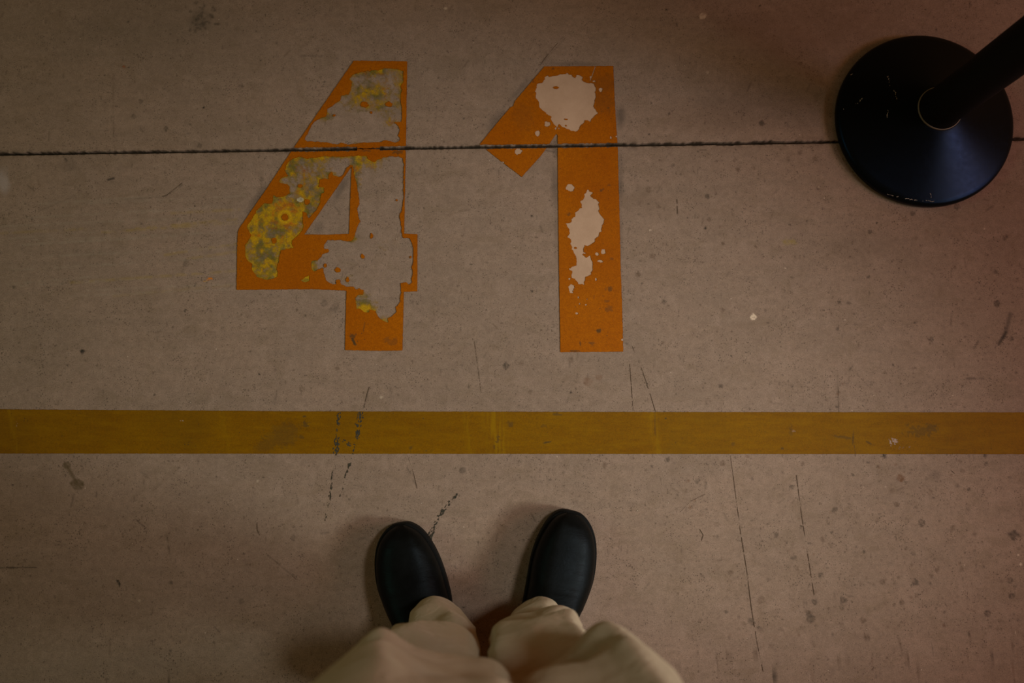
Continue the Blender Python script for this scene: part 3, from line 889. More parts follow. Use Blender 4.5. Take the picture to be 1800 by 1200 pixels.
def hairline(pts, w, seed, parent=None, z=0.0005):
    segs = [(pts[i][0], pts[i][1], pts[i + 1][0], pts[i + 1][1]) for i in range(len(pts) - 1)]
    xs = [p[0] for p in pts]; ys = [p[1] for p in pts]

    def fn(X, Y):
        f = np.full(X.shape, -9.0)
        for (x0, y0, x1, y1) in segs:
            d, t = segd(X, Y, (x0, y0), (x1, y1)); f = np.maximum(f, w * .62 - d)
        wob = 1.3 * fbm(X / 20, Y / 20, seed, 3)
        return f + wob * w + (np.minimum(fbm(X / 6, Y / 6, seed + 3, 3) + .12, 0)) * 5 * w
    me = field_mesh('hairline_crack', (min(xs) - 4, min(ys) - 4, max(xs) + 4, max(ys) + 4), 0.7, fn, z, 0)
    if len(me.polygons): link('hairline_crack', me, M_MARK2, parent or floor)


M_MARK2 = simple('hairline_dirt', (0.085, 0.056, 0.036), 0.85, 0.1)
hairline([(1284, 800), (1288, 830), (1301, 930), (1313, 1005), (1321, 1070), (1331, 1130), (1342, 1182)], .75, 1)
hairline([(1400, 835), (1409, 905), (1420, 975), (1431, 1045)], .65, 2)
hairline([(1107, 640), (1110, 680), (1113, 722)], .55, 3)
hairline([(1111, 608), (1125, 640), (1135, 668), (1146, 702), (1152, 723)], .65, 4)
hairline([(1498, 762), (1504, 802)], .8, 5, ln, 0.0010)
hairline([(834, 600), (846, 690)], .45, 6)
hairline([(200, 250), (199, 170), (198, 130)], .4, 7)
hairline([(293, 935), (297, 960), (300, 986)], .6, 8)
hairline([(0, 998), (30, 997), (66, 997)], .8, 9)
hairline([(718, 805), (728, 835), (733, 858)], .5, 10)
hairline([(940, 128), (960, 100), (985, 70), (998, 60)], .45, 11)
hairline([(452, 921), (452, 931), (457, 940)], .9, 12)
hairline([(470, 975), (500, 998), (525, 1022)], .5, 13)
hairline([(1473, 652), (1474, 690), (1475, 735)], .4, 14)
hairline([(640, 715), (646, 690), (650, 678)], .7, 15)
hairline([(1190, 350), (1191, 376)], .7, 16)
hairline([(1230, 930), (1236, 940), (1233, 950)], .8, 17)
hairline([(1667, 830), (1671, 826), (1678, 832)], .8, 18)
hairline([(1195, 900), (1215, 880), (1240, 868)], .4, 19)
hairline([(285, 345), (292, 344), (320, 322)], .7, 20)

# ------------------------------------------------------------------ stanchion
def lathe(prof, cx, cy, n=128):
    V = []; F = []
    for (r, z) in prof:
        for k in range(n):
            a = 2 * math.pi * k / n
            V.append((cx + r * math.cos(a), cy + r * math.sin(a), z))
    m = len(prof)
    for i in range(m - 1):
        for k in range(n):
            k2 = (k + 1) % n
            F.append((i * n + k, i * n + k2, (i + 1) * n + k2, (i + 1) * n + k))
    me = bpy.data.meshes.new('lathe'); me.from_pydata(V, [], F)
    bm = bmesh.new(); bm.from_mesh(me)
    for i in (0, m - 1):
        if prof[i][0] > 1e-4:
            bm.verts.ensure_lookup_table()
            vs = [bm.verts[i * n + k] for k in range(n)]
            try: bm.faces.new(vs if i else vs[::-1])
            except Exception: pass
    bmesh.ops.recalc_face_normals(bm, faces=bm.faces)
    bm.to_mesh(me); bm.free(); me.update()
    return me


def make_black():
    n = NT('black_rubber')
    d = n.noise(120, 5, 0.7)
    v = n.voro(12); vv = n.noise(30, 6, 0.8, n.mapping((1, 3, 1), (0, 0, 1.2)))
    f = n.rng(vv, 0.70, 0.74, 0, 0.5)
    n.base(n.mix(f, c4(0.0030, 0.0030, 0.0026), c4(0.02, 0.018, 0.015)))
    n.rough(n.rng(d, 0.3, 0.7, 0.28, 0.38)); n.b.inputs['Specular IOR Level'].default_value = 0.14
    n.b.inputs['Specular Tint'].default_value = (0.16, 0.42, 1.0, 1)  # blue of the highlight put into the material's sheen colour
    n.bump(n.noise(900, 3, 0.7), 0.25, 0.0004)
    return n.m


def make_scratch():
    n = NT('scratch'); n.base(c4(0.30, 0.26, 0.21)); n.rough(0.7)
    return n.m


M_BLACK = make_black()
M_POST = simple('black_post', (0.003, 0.003, 0.0026), 0.6, 0.12, 700, 0.2)
M_RING = simple('glint_ring', (0.13, 0.105, 0.07), 0.5, 0.5)  # tan colour paints in the light glint on the collar edge
M_SCR = make_scratch()

sx, sy = [float(v) for v in W(1624, 212, 0.010)]
st = empty('stanchion', (sx, sy, 0))
tag(st, 'black stanchion with a wide round cone-shaped base standing on the concrete', 'stanchion')
R0 = 0.1635
prof = [(R0 - 0.012, 0.001), (R0 - 0.003, 0.002), (R0, 0.005), (R0 + 0.0005, 0.012), (R0 - 0.001, 0.0165), (R0 - 0.005, 0.0195), (R0 - 0.012, 0.0215),
        (0.135, 0.0275), (0.110, 0.0355), (0.085, 0.045), (0.062, 0.054), (0.048, 0.060), (0.042, 0.0625), (0.0395, 0.0632)]
o = link('base', lathe(prof, sx, sy, 160), M_BLACK, st, True)
o = link('collar_ring', lathe([(0.0400, 0.0625), (0.0400, 0.0650), (0.0392, 0.0658), (0.0382, 0.0658), (0.0378, 0.0650), (0.0378, 0.060)], sx, sy, 96), M_RING, st, True)
o['label'] = 'thin ring around the foot of the post, coloured tan for the glint on its edge'
o = link('post', lathe([(0.0372, 0.058), (0.0372, 0.066), (0.0365, 0.070), (0.0355, 0.075), (0.0355, 0.90), (0.0345, 0.905)], sx, sy, 96), M_POST, st, True)
o = link('cap', lathe([(0.037, 0.895), (0.038, 0.900), (0.038, 0.935), (0.036, 0.945), (0.026, 0.955), (0.010, 0.960), (0.0005, 0.961)], sx, sy, 96), M_POST, st, True)


def cone_z(r):
    ps = sorted(prof[5:]); return float(np.interp(r, [p[0] for p in ps], [p[1] for p in ps]))


def scratch(pts, w, seed):
    """pts in photo pixels on the cone top"""
    rr = random.Random(seed); bm = bmesh.new()
    for (x0, y0, x1, y1) in pts:
        n = max(3, int(math.hypot(x1 - x0, y1 - y0) / 1.6))
        for k in range(n):
            if rr.random() < .35: continue
            t = k / n; px = x0 + (x1 - x0) * t + rr.uniform(-1.2, 1.2); py = y0 + (y1 - y0) * t + rr.uniform(-.8, .8)
            wx, wy = [float(q) for q in W(px, py, 0.03)]
            for _ in range(3):
                z = cone_z(math.hypot(wx - sx, wy - sy)); wx, wy = [float(q) for q in W(px, py, z)]
            s = w * rr.uniform(.4, 1.1); ll = s * rr.uniform(1, 2.2)
            a = math.atan2(-(y1 - y0), x1 - x0) + rr.uniform(-.5, .5)
            vs = []
            for (u, v) in [(-ll, -s * .5), (ll, -s * .4), (ll * .7, s * .5), (-ll * .8, s * .4)]:
                qx = wx + u * math.cos(a) - v * math.sin(a); qy = wy + u * math.sin(a) + v * math.cos(a)
                vs.append(bm.verts.new((qx, qy, cone_z(math.hypot(qx - sx, qy - sy)) + 0.0006)))
            bm.faces.new(vs)
    me = bpy.data.meshes.new('scratch'); bm.to_mesh(me); bm.free()
    link('scratch', me, M_SCR, st)['kind'] = 'stuff'


scratch([(1560, 133, 1564, 152), (1560, 190, 1560, 207), (1572, 160, 1576, 176)], .0009, 1)
scratch([(1495, 132, 1498, 130), (1505, 183, 1516, 172), (1482, 188, 1484, 193)], .0009, 2)
scratch([(1590, 349, 1612, 352), (1622, 353, 1642, 354), (1635, 340, 1638, 350), (1560, 342, 1580, 347)], .0009, 3)


# ------------------------------------------------------------------ person
def make_cloth(name, a, b):
    n = NT(name)
    w1 = n.noise(9, 4, 0.6)
    weave = n.n.new('ShaderNodeTexWave'); n.l.new(n.mapping((1, 1, 1), (0.5, 0.3, 0.7)), weave.inputs['Vector'])
    weave.inputs['Scale'].default_value = 420; weave.inputs['Distortion'].default_value = 3
    f = n.noise(700, 3, 0.7)
    col = n.mix(n.rng(w1, 0.35, 0.65), a, b)
    col = n.mix(n.rng(f, 0.3, 0.7, 0, 0.25), col, c4(a[0] * .6, a[1] * .58, a[2] * .55))
    n.base(col); n.rough(0.9); n.b.inputs['Specular IOR Level'].default_value = 0.15
    n.b.inputs['Sheen Weight'].default_value = 0.25
    n.b.inputs['Sheen Tint'].default_value = (0.9, 0.75, 0.5, 1)
    wk = n.noise(13, 3, 0.5, n.mapping((1, 1, 1.7), (0.3, 0.5, 0)), 1.2)
    rg = n.math('ABSOLUTE', n.math('SUBTRACT', wk, 0.5))
    rg = n.rng(rg, 0.0, 0.10, 0, 1, True)
    n.bump(n.math('ADD', n.math('MULTIPLY', n.math('ADD', weave.outputs['Fac'], f), 0.05), rg), 0.22, 0.0045)
    return n.m


def make_leather():
    n = NT('black_leather')
    v = n.voro(260); f = n.noise(35, 4, 0.6)
    cr = n.noise(12, 5, 0.7, n.mapping((1, 4, 1)), 0.8)
    n.base(n.mix(n.rng(f, 0.4, 0.7), c4(0.0030, 0.0030, 0.0024), c4(0.0045, 0.0045, 0.004)))
    n.rough(n.rng(f, 0.35, 0.65, 0.42, 0.55)); n.b.inputs['Specular IOR Level'].default_value = 0.075
    n.b.inputs['Specular Tint'].default_value = (0.7, 0.86, 1.0, 1)  # bluish cast of the light painted into the leather's sheen
    n.bump(n.math('ADD', n.math('MULTIPLY', cr, 2.2), n.math('MULTIPLY', v.outputs['Distance'], 0.25)), 0.30, 0.0010)
    return n.m


M_CLOTH = make_cloth('khaki_twill', c4(0.44, 0.345, 0.235), c4(0.39, 0.30, 0.20))
M_SHIRT = make_cloth('dark_shirt', c4(0.05, 0.05, 0.055), c4(0.06, 0.06, 0.065))
M_LEATHER = make_leather()
M_SOLE = simple('black_sole_rubber', (0.004, 0.004, 0.0035), 0.65, 0.12, 300, 0.3)
M_SKIN = simple('skin', (0.50, 0.30, 0.21), 0.55, 0.4, 200, 0.1)
M_HAIR = simple('dark_hair', (0.03, 0.02, 0.014), 0.6, 0.4, 260, 0.8)
M_BELT = simple('brown_belt_leather', (0.05, 0.025, 0.012), 0.5, 0.4, 200, 0.2)

person = empty('person', (-0.03, -0.36, 0))
tag(person, 'standing person seen from above in khaki trousers and black leather shoes', 'person')


def catmull(P, n, closed=False):
    P = np.asarray(P, float); m = len(P)
    if closed: Q = np.vstack([P[-1], P, P[0], P[1]]); segs = m
    else: Q = np.vstack([2 * P[0] - P[1], P, 2 * P[-1] - P[-2]]); segs = m - 1
    ts = np.linspace(0, segs, n, endpoint=not closed)
    out = []
    for t in ts:
        i = min(int(t), segs - 1); u = t - i
        p0, p1, p2, p3 = Q[i], Q[i + 1], Q[i + 2], Q[i + 3]
        out.append(0.5 * ((2 * p1) + (-p0 + p2) * u + (2 * p0 - 5 * p1 + 4 * p2 - p3) * u * u + (-p0 + 3 * p1 - 3 * p2 + p3) * u ** 3))
    return np.array(out)


# ---- shoes: outline (photo pixels of the welt) -> station half widths along an axis
def shoe(toe, heel_dir, left, right, length, glossy):
    """left/right: outline pixel points from toe back; world outline at z=.03"""
    tx, ty = [float(v) for v in W(*toe, 0.022)]
    ang = math.radians(heel_dir)               # direction toe->heel, from -Y
    ax = np.array([math.sin(ang), -math.cos(ang)]); nx_ = np.array([ax[1], -ax[0]])  # nx_ points to photo left (-x)

    def prof(pts):
        s = []; w = []
        for p in pts:
            x, y = [float(v) for v in W(*p, 0.022)]
            d = np.array([x - tx, y - ty]); s.append(d @ ax); w.append(abs(d @ nx_))
        return s, w
    sl, wl = prof(left); sr, wr = prof(right)
    # extend to the heel hidden under the trousers
    for (s_, w_) in ((sl, wl), (sr, wr)):
        e = s_[-1]; we = w_[-1]
        for f, g in ((0.45, .93), (0.70, .88), (0.88, .78), (0.96, .52), (1.0, 0.0)):
            s_.append(e + (length - e) * f); w_.append(we * 0 + (0.036 if f < .9 else 0.036 * g) * (g if f >= .9 else 1) + (we - 0.036) * max(0, 1 - f * 1.6) * (f < .7))
    N = 90; K = 33
    ss = length * (1 - np.cos(np.linspace(0, math.pi, N))) / 2
    ss[0] = 0.0006; ss[-1] = length - 0.0006
    WL = np.sqrt(np.maximum(np.interp(ss, [0] + sl, [0.0] + [q * q for q in wl]), 0)); WR = np.sqrt(np.maximum(np.interp(ss, [0] + sr, [0.0] + [q * q for q in wr]), 0))
    for _ in range(2):
        WL[1:-1] = (WL[:-2] + 2 * WL[1:-1] + WL[2:]) / 4; WR[1:-1] = (WR[:-2] + 2 * WR[1:-1] + WR[2:]) / 4
    # nearly round toe: enforce sqrt start
    u = ss / length
    top = np.interp(u, [0, .02, .06, .12, .25, .40, .50, .58, .64, .70, .90, .97, 1.0],
                    [.016, .026, .036, .042, .047, .058, .072, .090, .112, .130, .135, .110, .055])
    for _ in range(2): top[1:-1] = (top[:-2] + 2 * top[1:-1] + top[2:]) / 4
    rows = []
    for i in range(N):
        row = []
        for k in range(K):
            th = math.pi * k / (K - 1)           # 0 = left welt, pi = right welt
            c = math.cos(th); s_ = math.sin(th)
            p = 2 / (2.6 if u[i] < .5 else 2.2)
            lat = (abs(c) ** p) * (1 if c > 0 else -1)
            up = abs(s_) ** p
            wv = (WL[i] if c > 0 else WR[i]) - 0.004
            wv = max(wv, 0.0004)
            # walls bulge slightly over the welt
            z = 0.026 + (top[i] - 0.0) * up
            cr = 0.0
            if .26 < u[i] < .46 and up > .3:      # flex creases across the vamp
                cr = -0.0016 * max(0, math.sin(u[i] * length * 520 + 1.1 * c)) * (1 - abs((u[i] - .36) / .10)) * up
            lat2 = lat * wv * (1 + 0.03 * math.sin(th))
            narrow = 1.0
            if z > 0.085: narrow = 1 - 0.35 * min(1, (z - .085) / .05)
            q = np.array([tx, ty]) + ax * (ss[i] + 0.004 * (1 - 2 * u[i])) + nx_ * lat2 * narrow
            row.append((q[0], q[1], z + cr))
        rows.append(row)
    V = [p for r in rows for p in r]; F = []
    for i in range(N - 1):
        for k in range(K - 1):
            F.append((i * K + k, i * K + k + 1, (i + 1) * K + k + 1, (i + 1) * K + k))
    F.append(tuple(range(K))[::-1]); F.append(tuple((N - 1) * K + k for k in range(K)))
    F2 = [tuple([i * K for i in range(N)] + [i * K + K - 1 for i in range(N - 1, -1, -1)])]
    me = bpy.data.meshes.new('upper'); me.from_pydata(V, [], F + F2)
    bm = bmesh.new(); bm.from_mesh(me); bmesh.ops.recalc_face_normals(bm, faces=bm.faces); bm.to_mesh(me); bm.free()
    root = link('shoe', me, M_LEATHER, person, True)
    # sole: outline with welt, arch and heel
    outl = [(ax * ss[i] + nx_ * WL[i]) for i in range(N)] + [(ax * ss[i] - nx_ * WR[i]) for i in range(N - 1, -1, -1)]
    outl = np.array(outl) + np.array([tx, ty])
    for _ in range(10): outl = (np.roll(outl, 1, 0) + 2 * outl + np.roll(outl, -1, 0)) / 4
    cen = outl.mean(0)
    V = []; lv = [(0.990, 0.0015), (1.0, 0.005), (1.0, 0.021), (0.996, 0.026), (0.975, 0.0285)]
    for sc, z in lv:
        for p in outl: V.append((*(cen + (p - cen) * sc), z))
    m = len(outl); F = []
    for l in range(len(lv) - 1):
        for k in range(m): F.append((l * m + k, l * m + (k + 1) % m, (l + 1) * m + (k + 1) % m, (l + 1) * m + k))
    F.append(tuple(range(m))[::-1]); F.append(tuple((len(lv) - 1) * m + k for k in range(m)))
    me = bpy.data.meshes.new('sole'); me.from_pydata(V, [], F)
    bm = bmesh.new(); bm.from_mesh(me); bmesh.ops.recalc_face_normals(bm, faces=bm.faces); bm.to_mesh(me); bm.free()
    s_ = bpy.data.objects.new('sole', me); COL.objects.link(s_); me.materials.append(M_SOLE)
    s_.parent = root; s_.matrix_parent_inverse = root.matrix_world.inverted() @ Matrix.Identity(4)
    return root


def S3(pts): return [(560 + x / 3, 860 + y / 3) for x, y in pts]


shoe((711, 916.5), 9,
     S3([(432, 170), (400, 178), (372, 196), (350, 215), (328, 245), (312, 275), (300, 320), (295, 370), (295, 420), (303, 500), (325, 570), (350, 630), (385, 690)]),
     S3([(480, 173), (510, 185), (540, 205), (562, 227), (600, 282), (640, 360), (665, 430), (690, 520), (708, 590)]), 0.305, 0)
shoe((996, 894.5), -13,
     S3([(1280, 106), (1240, 124), (1215, 150), (1195, 178), (1160, 240), (1132, 310), (1113, 380), (1103, 450), (1092, 520), (1078, 590)]),
     S3([(1335, 105), (1365, 115), (1395, 132), (1422, 162), (1442, 195), (1457, 235), (1467, 300), (1467, 350), (1463, 410), (1450, 490), (1420, 570), (1392, 640), (1372, 672)]), 0.305, 1)

# ---- trousers: front contours of each leg at their height, closed by a rounded back
LEG_L = [
    (.065, .13, [(722, 1094), (725, 1074), (742, 1057), (765, 1050), (788, 1056), (806, 1074), (828, 1098)]),
    (.100, .14, [(720, 1096), (723, 1073), (742, 1054), (765, 1048), (788, 1054), (810, 1074), (833, 1100)]),
    (.150, .14, [(722, 1104), (726, 1083), (744, 1066), (767, 1058), (792, 1063), (813, 1080), (834, 1104)]),
    (.190, .12, [(726, 1122), (733, 1104), (750, 1089), (768, 1084), (790, 1078), (816, 1084), (833, 1104)]),
    (.280, .09, [(734, 1160), (742, 1148), (756, 1138), (772, 1130), (792, 1116), (814, 1106), (832, 1118)]),
    (.290, .15, [(684, 1120), (690, 1101), (707, 1093), (740, 1091), (776, 1092), (812, 1098), (836, 1114)]),
    (.312, .16, [(680, 1124), (686, 1104), (706, 1095), (740, 1094), (778, 1096), (814, 1106), (838, 1124)]),
    (.370, .16, [(672, 1140), (680, 1118), (703, 1108), (740, 1109), (780, 1117), (816, 1128), (842, 1148)]),
    (.430, .16, [(650, 1180), (664, 1152), (695, 1144), (738, 1152), (780, 1168), (820, 1180), (850, 1196)]),
    (.480, .15, [(612, 1204), (640, 1168), (680, 1160), (730, 1174), (785, 1192), (836, 1200), (866, 1214)]),
    (.505, .18, [(566, 1200), (620, 1136), (668, 1099), (728, 1134), (795, 1155), (868, 1159), (908, 1192)]),
    (.530, .19, [(555, 1208), (614, 1142), (669, 1103), (731, 1142), (798, 1162), (872, 1166), (914, 1200)]),
    (.546, .19, [(540, 1220), (606, 1156), (668, 1124), (732, 1163), (800, 1180), (872, 1182), (916, 1214)]),
    (.680, .19, [(480, 1255), (570, 1190), (660, 1150), (735, 1184), (806, 1200), (880, 1204), (921, 1240)]),
    (.740, .20, [(420, 1330), (525, 1250), (635, 1210), (735, 1230), (815, 1250), (890, 1260), (925, 1300)]),
]
LEG_R = [
    (.065, .13, [(903, 1090), (908, 1072), (923, 1058), (944, 1051), (961, 1053), (976, 1066), (988, 1092)]),
    (.100, .14, [(899, 1092), (904, 1072), (921, 1058), (943, 1048), (962, 1050), (978, 1062), (993, 1090)]),
    (.130, .14, [(893, 1104), (900, 1084), (920, 1070), (944, 1059), (964, 1058), (981, 1068), (998, 1094)]),
    (.150, .12, [(884, 1118), (895, 1098), (917, 1086), (941, 1078), (966, 1074), (988, 1082), (1006, 1104)]),
    (.182, .09, [(882, 1140), (894, 1122), (917, 1112), (941, 1106), (966, 1098), (988, 1100), (1004, 1116)]),
    (.190, .15, [(864, 1122), (876, 1096), (902, 1078), (936, 1069), (971, 1061), (1003, 1072), (1020, 1094)]),
    (.250, .11, [(868, 1140), (884, 1120), (908, 1104), (938, 1094), (972, 1084), (1003, 1084), (1019, 1104)]),
    (.303, .09, [(882, 1168), (895, 1150), (914, 1136), (940, 1124), (970, 1112), (998, 1104), (1014, 1118)]),
    (.313, .16, [(860, 1124), (873, 1098), (904, 1089), (938, 1082), (974, 1076), (1004, 1075), (1024, 1097)]),
    (.372, .16, [(858, 1144), (870, 1118), (903, 1106), (940, 1099), (985, 1092), (1014, 1094), (1034, 1118)]),
    (.430, .16, [(872, 1200), (884, 1176), (916, 1160), (950, 1150), (1000, 1130), (1034, 1122), (1062, 1150)]),
    (.470, .15, [(894, 1224), (905, 1206), (935, 1192), (970, 1178), (1020, 1148), (1050, 1134), (1090, 1166)]),
    (.495, .18, [(917, 1215), (926, 1194), (955, 1170), (1000, 1134), (1046, 1095), (1082, 1099), (1140, 1152)]),
    (.515, .19, [(917, 1218), (928, 1198), (957, 1175), (1002, 1141), (1048, 1100), (1086, 1102), (1152, 1160)]),
    (.540, .17, [(919, 1246), (934, 1226), (966, 1206), (1014, 1172), (1062, 1128), (1098, 1114), (1162, 1168)]),
    (.565, .19, [(917, 1222), (930, 1196), (962, 1176), (1014, 1162), (1066, 1136), (1108, 1115), (1180, 1178)]),
    (.585, .19, [(919, 1238), (934, 1212), (968, 1192), (1022, 1181), (1074, 1158), (1124, 1136), (1192, 1190)]),
    (.605, .19, [(920, 1262), (938, 1236), (976, 1218), (1030, 1208), (1084, 1184), (1136, 1158), (1204, 1204)]),
    (.640, .20, [(923, 1310), (946, 1284), (992, 1266), (1052, 1254), (1108, 1230), (1164, 1200), (1240, 1240)]),
    (.700, .21, [(926, 1370), (952, 1340), (1004, 1322), (1066, 1306), (1125, 1280), (1195, 1262), (1290, 1310)]),
]
NF, NB = 45, 35


def ring_pts(h, depth, px):
    w = np.array([[float(q) for q in W(x, y, h)] for x, y in px])
    fr = catmull(w, NF)
    a, b = fr[0], fr[-1]
    mid = (a + b) / 2; half = (b - a) / 2
    L = np.linalg.norm(half); nrm = np.array([half[1], -half[0]]) / L     # away from the front
    if nrm[1] > 0: nrm = -nrm
    dd = max(depth - abs(fr[:, 1].max() - mid[1]), .05)
    back = []
    for k in range(1, NB + 1):
        t = math.pi * k / (NB + 1)
        back.append(mid + half * math.cos(t) + nrm * dd * math.sin(t) ** .8)
    return np.vstack([fr, np.array(back)])


def leg_rings(spec, sgn):
    hs = np.array([s[0] for s in spec]); R = np.array([ring_pts(*s) for s in spec])
    H = list(hs); RR = list(R)
    # thigh and hip rings, in metres
    for h, cx_, cy_, rx, ry in [(.80, .100, -.360, .098, .118), (.86, .093, -.375, .095, .125)]:
        v = []
        for k in range(NF): t = math.pi * (1 - k / (NF - 1)); v.append((sgn * cx_ - .035 + rx * math.cos(t), cy_ + ry * math.sin(t)))
        for k in range(1, NB + 1): t = -math.pi * k / (NB + 1); v.append((sgn * cx_ - .035 + rx * math.cos(t), cy_ + ry * math.sin(t)))
        H.append(h); RR.append(np.array(v))
    H = np.array(H); RR = np.array(RR)
    out = []
    hh = np.unique(np.round(np.concatenate([np.linspace(H[0], H[-1], 100), H]), 5))
    # smooth interpolation in height (monotone-ish: cosine between the given rings)
    for h in hh:
        i = min(np.searchsorted(H, h, side='right') - 1, len(H) - 2)
        t = (h - H[i]) / (H[i + 1] - H[i]); t = t * t * (3 - 2 * t) * .35 + t * .65
        out.append(RR[i] * (1 - t) + RR[i + 1] * t)
    return hh, out


bm = bmesh.new()
for spec, sgn in ((LEG_L, -1), (LEG_R, 1)):
    hh, rings = leg_rings(spec, sgn)
    vr = []
    for i, (h, r) in enumerate(zip(hh, rings)):
        c = r.mean(0); row = []
        for k, p in enumerate(r):
            d = (p - c); d = d / np.linalg.norm(d)
            ang = math.atan2(d[1], d[0])
            wr = 0.0030 * math.sin(h * 62 + 2.2 * math.sin(ang * 2 + sgn) + sgn) * math.exp(-((h - .27) / .2) ** 2)
            wr += 0.0035 * math.sin(h * 34 + 3.1 * ang * sgn) * math.exp(-((h - .58) / .12) ** 2)
            wr += 0.0025 * float(fbm(np.array([ang * 2.2]), np.array([h * 16.0]), 3 + sgn, 3)[0]) * 2
            hz = h
            if h < .14: hz = h - (0.010 if d[1] < 0 else -0.0) * max(0, (.14 - h) / .075) * 2
            row.append(bm.verts.new((p[0] + d[0] * wr, p[1] + d[1] * wr, hz)))
        vr.append(row)
    n = NF + NB
    # turned-in hem
    c = np.mean([v.co[:] for v in vr[0]], 0)
    inner = [bm.verts.new((c[0] + (v.co.x - c[0]) * .95, c[1] + (v.co.y - c[1]) * .95, v.co.z + .001)) for v in vr[0]]
    inner2 = [bm.verts.new((c[0] + (v.co.x - c[0]) * .93, c[1] + (v.co.y - c[1]) * .93, v.co.z + .03)) for v in vr[0]]
    allr = [inner2, inner] + vr
    for i in range(len(allr) - 1):
        for k in range(n):
            bm.faces.new((allr[i][k], allr[i][(k + 1) % n], allr[i + 1][(k + 1) % n], allr[i + 1][k]))
# pelvis: rings joining both thighs to the waist
prev = None
for h, rx, ry, cy_ in [(.80, .205, .120, -.372), (.84, .200, .128, -.376), (.90, .190, .130, -.38), (.97, .175, .120, -.385), (1.03, .162, .110, -.39)]:
    row = []
    for k in range(96):
        t = 2 * math.pi * k / 96
        c = abs(math.cos(t)) ** .85 * (1 if math.cos(t) > 0 else -1)
        row.append(bm.verts.new((-.035 + rx * c, cy_ + ry * math.sin(t), h)))
    if prev:
        for k in range(96): bm.faces.new((prev[k], prev[(k + 1) % 96], row[(k + 1) % 96], row[k]))
    else:
        bm.faces.new(row[::-1])
    prev = row
bm.faces.new(prev)
bmesh.ops.recalc_face_normals(bm, faces=bm.faces)
me = bpy.data.meshes.new('trousers'); bm.to_mesh(me); bm.free()
tr = link('trousers', me, M_CLOTH, person, True)
tr['label'] = 'loose khaki trousers bunched over the shoes'


def ringbody(name, spec, mat, n=64, parent=person, cap=True):
    bm = bmesh.new(); prev = None; first = None
    for (x, y, z, rx, ry) in spec:
        row = [bm.verts.new((x + rx * math.cos(2 * math.pi * k / n), y + ry * math.sin(2 * math.pi * k / n), z)) for k in range(n)]
        if prev:
            for k in range(n): bm.faces.new((prev[k], prev[(k + 1) % n], row[(k + 1) % n], row[k]))
        else: first = row
        prev = row
    if cap: bm.faces.new(first[::-1]); bm.faces.new(prev)
    bmesh.ops.recalc_face_normals(bm, faces=bm.faces)
    me = bpy.data.meshes.new(name); bm.to_mesh(me); bm.free()
    return link(name, me, mat, parent, True)


ringbody('belt', [(-.035, -.39, 1.000, .170, .117), (-.035, -.39, 1.002, .174, .121), (-.035, -.39, 1.034, .170, .118), (-.035, -.39, 1.036, .160, .110)], M_BELT)


# ---- body under the clothes: one continuous surface, hands raised in front of the chest
def skin(name, verts, edges, radii, mat, root, sub=2):
    me = bpy.data.meshes.new(name); me.from_pydata(verts, edges, [])
    o = link(name, me, mat, person)
    md = o.modifiers.new('skin', 'SKIN'); md.use_smooth_shade = True
    for i, r in enumerate(radii):
        sv = me.skin_vertices[0].data[i]
        sv.radius = r if isinstance(r, tuple) else (r, r); sv.use_root = (i == root)
    s = o.modifiers.new('sub', 'SUBSURF'); s.levels = sub; s.render_levels = sub
    return o


if not hasattr(bpy.types.Mesh, 'skin_vertices'):
    pass
X0, Y0 = -.035, -.395
BV = [(X0, Y0, .93), (X0, Y0, 1.10), (X0, Y0, 1.28), (X0, Y0 + .005, 1.40), (X0, Y0 + .01, 1.50), (X0, Y0 + .02, 1.56), (X0, Y0 + .025, 1.64), (X0, Y0 + .02, 1.72)]
BR = [(.13, .09), (.125, .09), (.14, .10), (.11, .075), .050, (.062, .075), (.075, .092), (.060, .070)]
BE = [(0, 1), (1, 2), (2, 3), (3, 4), (4, 5), (5, 6), (6, 7)]
for sgn in (-1, 1):
    b = len(BV)
    hx, hy, hz = sgn * .075, -.085, 1.475
    BV += [(X0 + sgn * .175, Y0, 1.40), (X0 + sgn * .225, Y0 + .07, 1.16), (X0 * .4 + sgn * .095, Y0 + .255, 1.435), (hx, hy, hz)]
    BR += [.052, .042, (.026, .022), (.034, .018)]
    BE += [(3, b), (b, b + 1), (b + 1, b + 2), (b + 2, b + 3)]
    for k, (ox, L_) in enumerate([(-.030, .030), (-.010, .034), (.010, .032), (.029, .026)]):   # four curled fingers
        q = len(BV)
        BV += [(hx + ox, hy + .038, hz + .012), (hx + ox - sgn * .004, hy + .038 + L_ * .8, hz + .016), (hx + ox - sgn * .012, hy + .040 + L_ * 1.2, hz - .006)]
        BR += [.0095, .0085, .0075]
        BE += [(b + 3, q), (q, q + 1), (q + 1, q + 2)]
    q = len(BV)                                                    # thumb from the side of the palm
    BV += [(hx - sgn * .036, hy - .002, hz + .002), (hx - sgn * .052, hy + .026, hz - .004)]
    BR += [.011, .0088]
    BE += [(b + 3, q), (q, q + 1)]
    b = len(BV)
    BV += [(X0 + sgn * .09, Y0 + .01, .84), (sgn * .085, Y0 + .085, .56), (-.01 + sgn * .07, Y0 + .075, .30), (-.01 + sgn * .07, Y0 + .07, .15)]
    BR += [.068, .046, .034, .028]
    BE += [(0, b), (b, b + 1), (b + 1, b + 2), (b + 2, b + 3)]
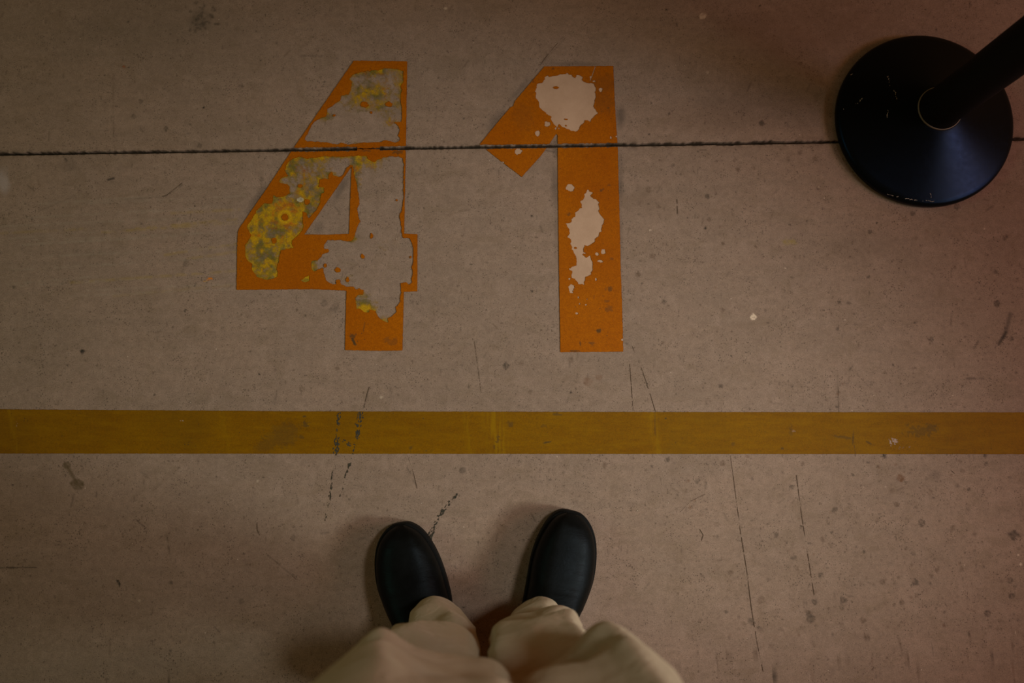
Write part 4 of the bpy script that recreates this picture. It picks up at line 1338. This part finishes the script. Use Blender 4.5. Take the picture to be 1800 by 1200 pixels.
body = skin('body', BV, BE, BR, M_SKIN, 0)
# shirt over torso and arms
SV = [(X0, Y0, .965), (X0, Y0, 1.14), (X0, Y0, 1.28), (X0, Y0 + .005, 1.39), (X0, Y0 + .01, 1.455)]
SR = [(.150, .108), (.145, .108), (.158, .118), (.125, .092), .064]
SE = [(0, 1), (1, 2), (2, 3), (3, 4)]
for sgn in (-1, 1):
    b = len(SV)
    SV += [(X0 + sgn * .175, Y0, 1.40), (X0 + sgn * .225, Y0 + .07, 1.16), (X0 * .4 + sgn * .105, Y0 + .235, 1.41)]
    SR += [.066, .055, .042]
    SE += [(3, b), (b, b + 1), (b + 1, b + 2)]
skin('shirt', SV, SE, SR, M_SHIRT, 0)
# facial features
def small(name, loc, sc, mat, parent=person):
    bm = bmesh.new(); bmesh.ops.create_uvsphere(bm, u_segments=16, v_segments=10, radius=1)
    for v in bm.verts: v.co = Vector((loc[0] + v.co.x * sc[0], loc[1] + v.co.y * sc[1], loc[2] + v.co.z * sc[2]))
    me = bpy.data.meshes.new(name); bm.to_mesh(me); bm.free(); return link(name, me, mat, parent, True)


M_EYE = simple('eye_white', (0.7, 0.68, 0.64), 0.3, 0.5)
M_LIP = simple('lips', (0.35, 0.14, 0.11), 0.5, 0.4)
small('nose', (X0, Y0 + .105, 1.625), (.013, .018, .024), M_SKIN)
small('mouth', (X0, Y0 + .092, 1.588), (.024, .010, .007), M_LIP)
for sgn in (-1, 1):
    small('eye', (X0 + sgn * .030, Y0 + .094, 1.648), (.013, .010, .009), M_EYE)
    small('ear', (X0 + sgn * .076, Y0 + .02, 1.635), (.009, .018, .030), M_SKIN)
# hair cap
bm = bmesh.new(); bmesh.ops.create_uvsphere(bm, u_segments=32, v_segments=20, radius=1)
for v in bm.verts:
    v.co = Vector((X0 + v.co.x * .084, Y0 - .004 + v.co.y * .096, 1.712 + v.co.z * .084))
me = bpy.data.meshes.new('hair'); bm.to_mesh(me); bm.free(); link('hair', me, M_HAIR, person, True)
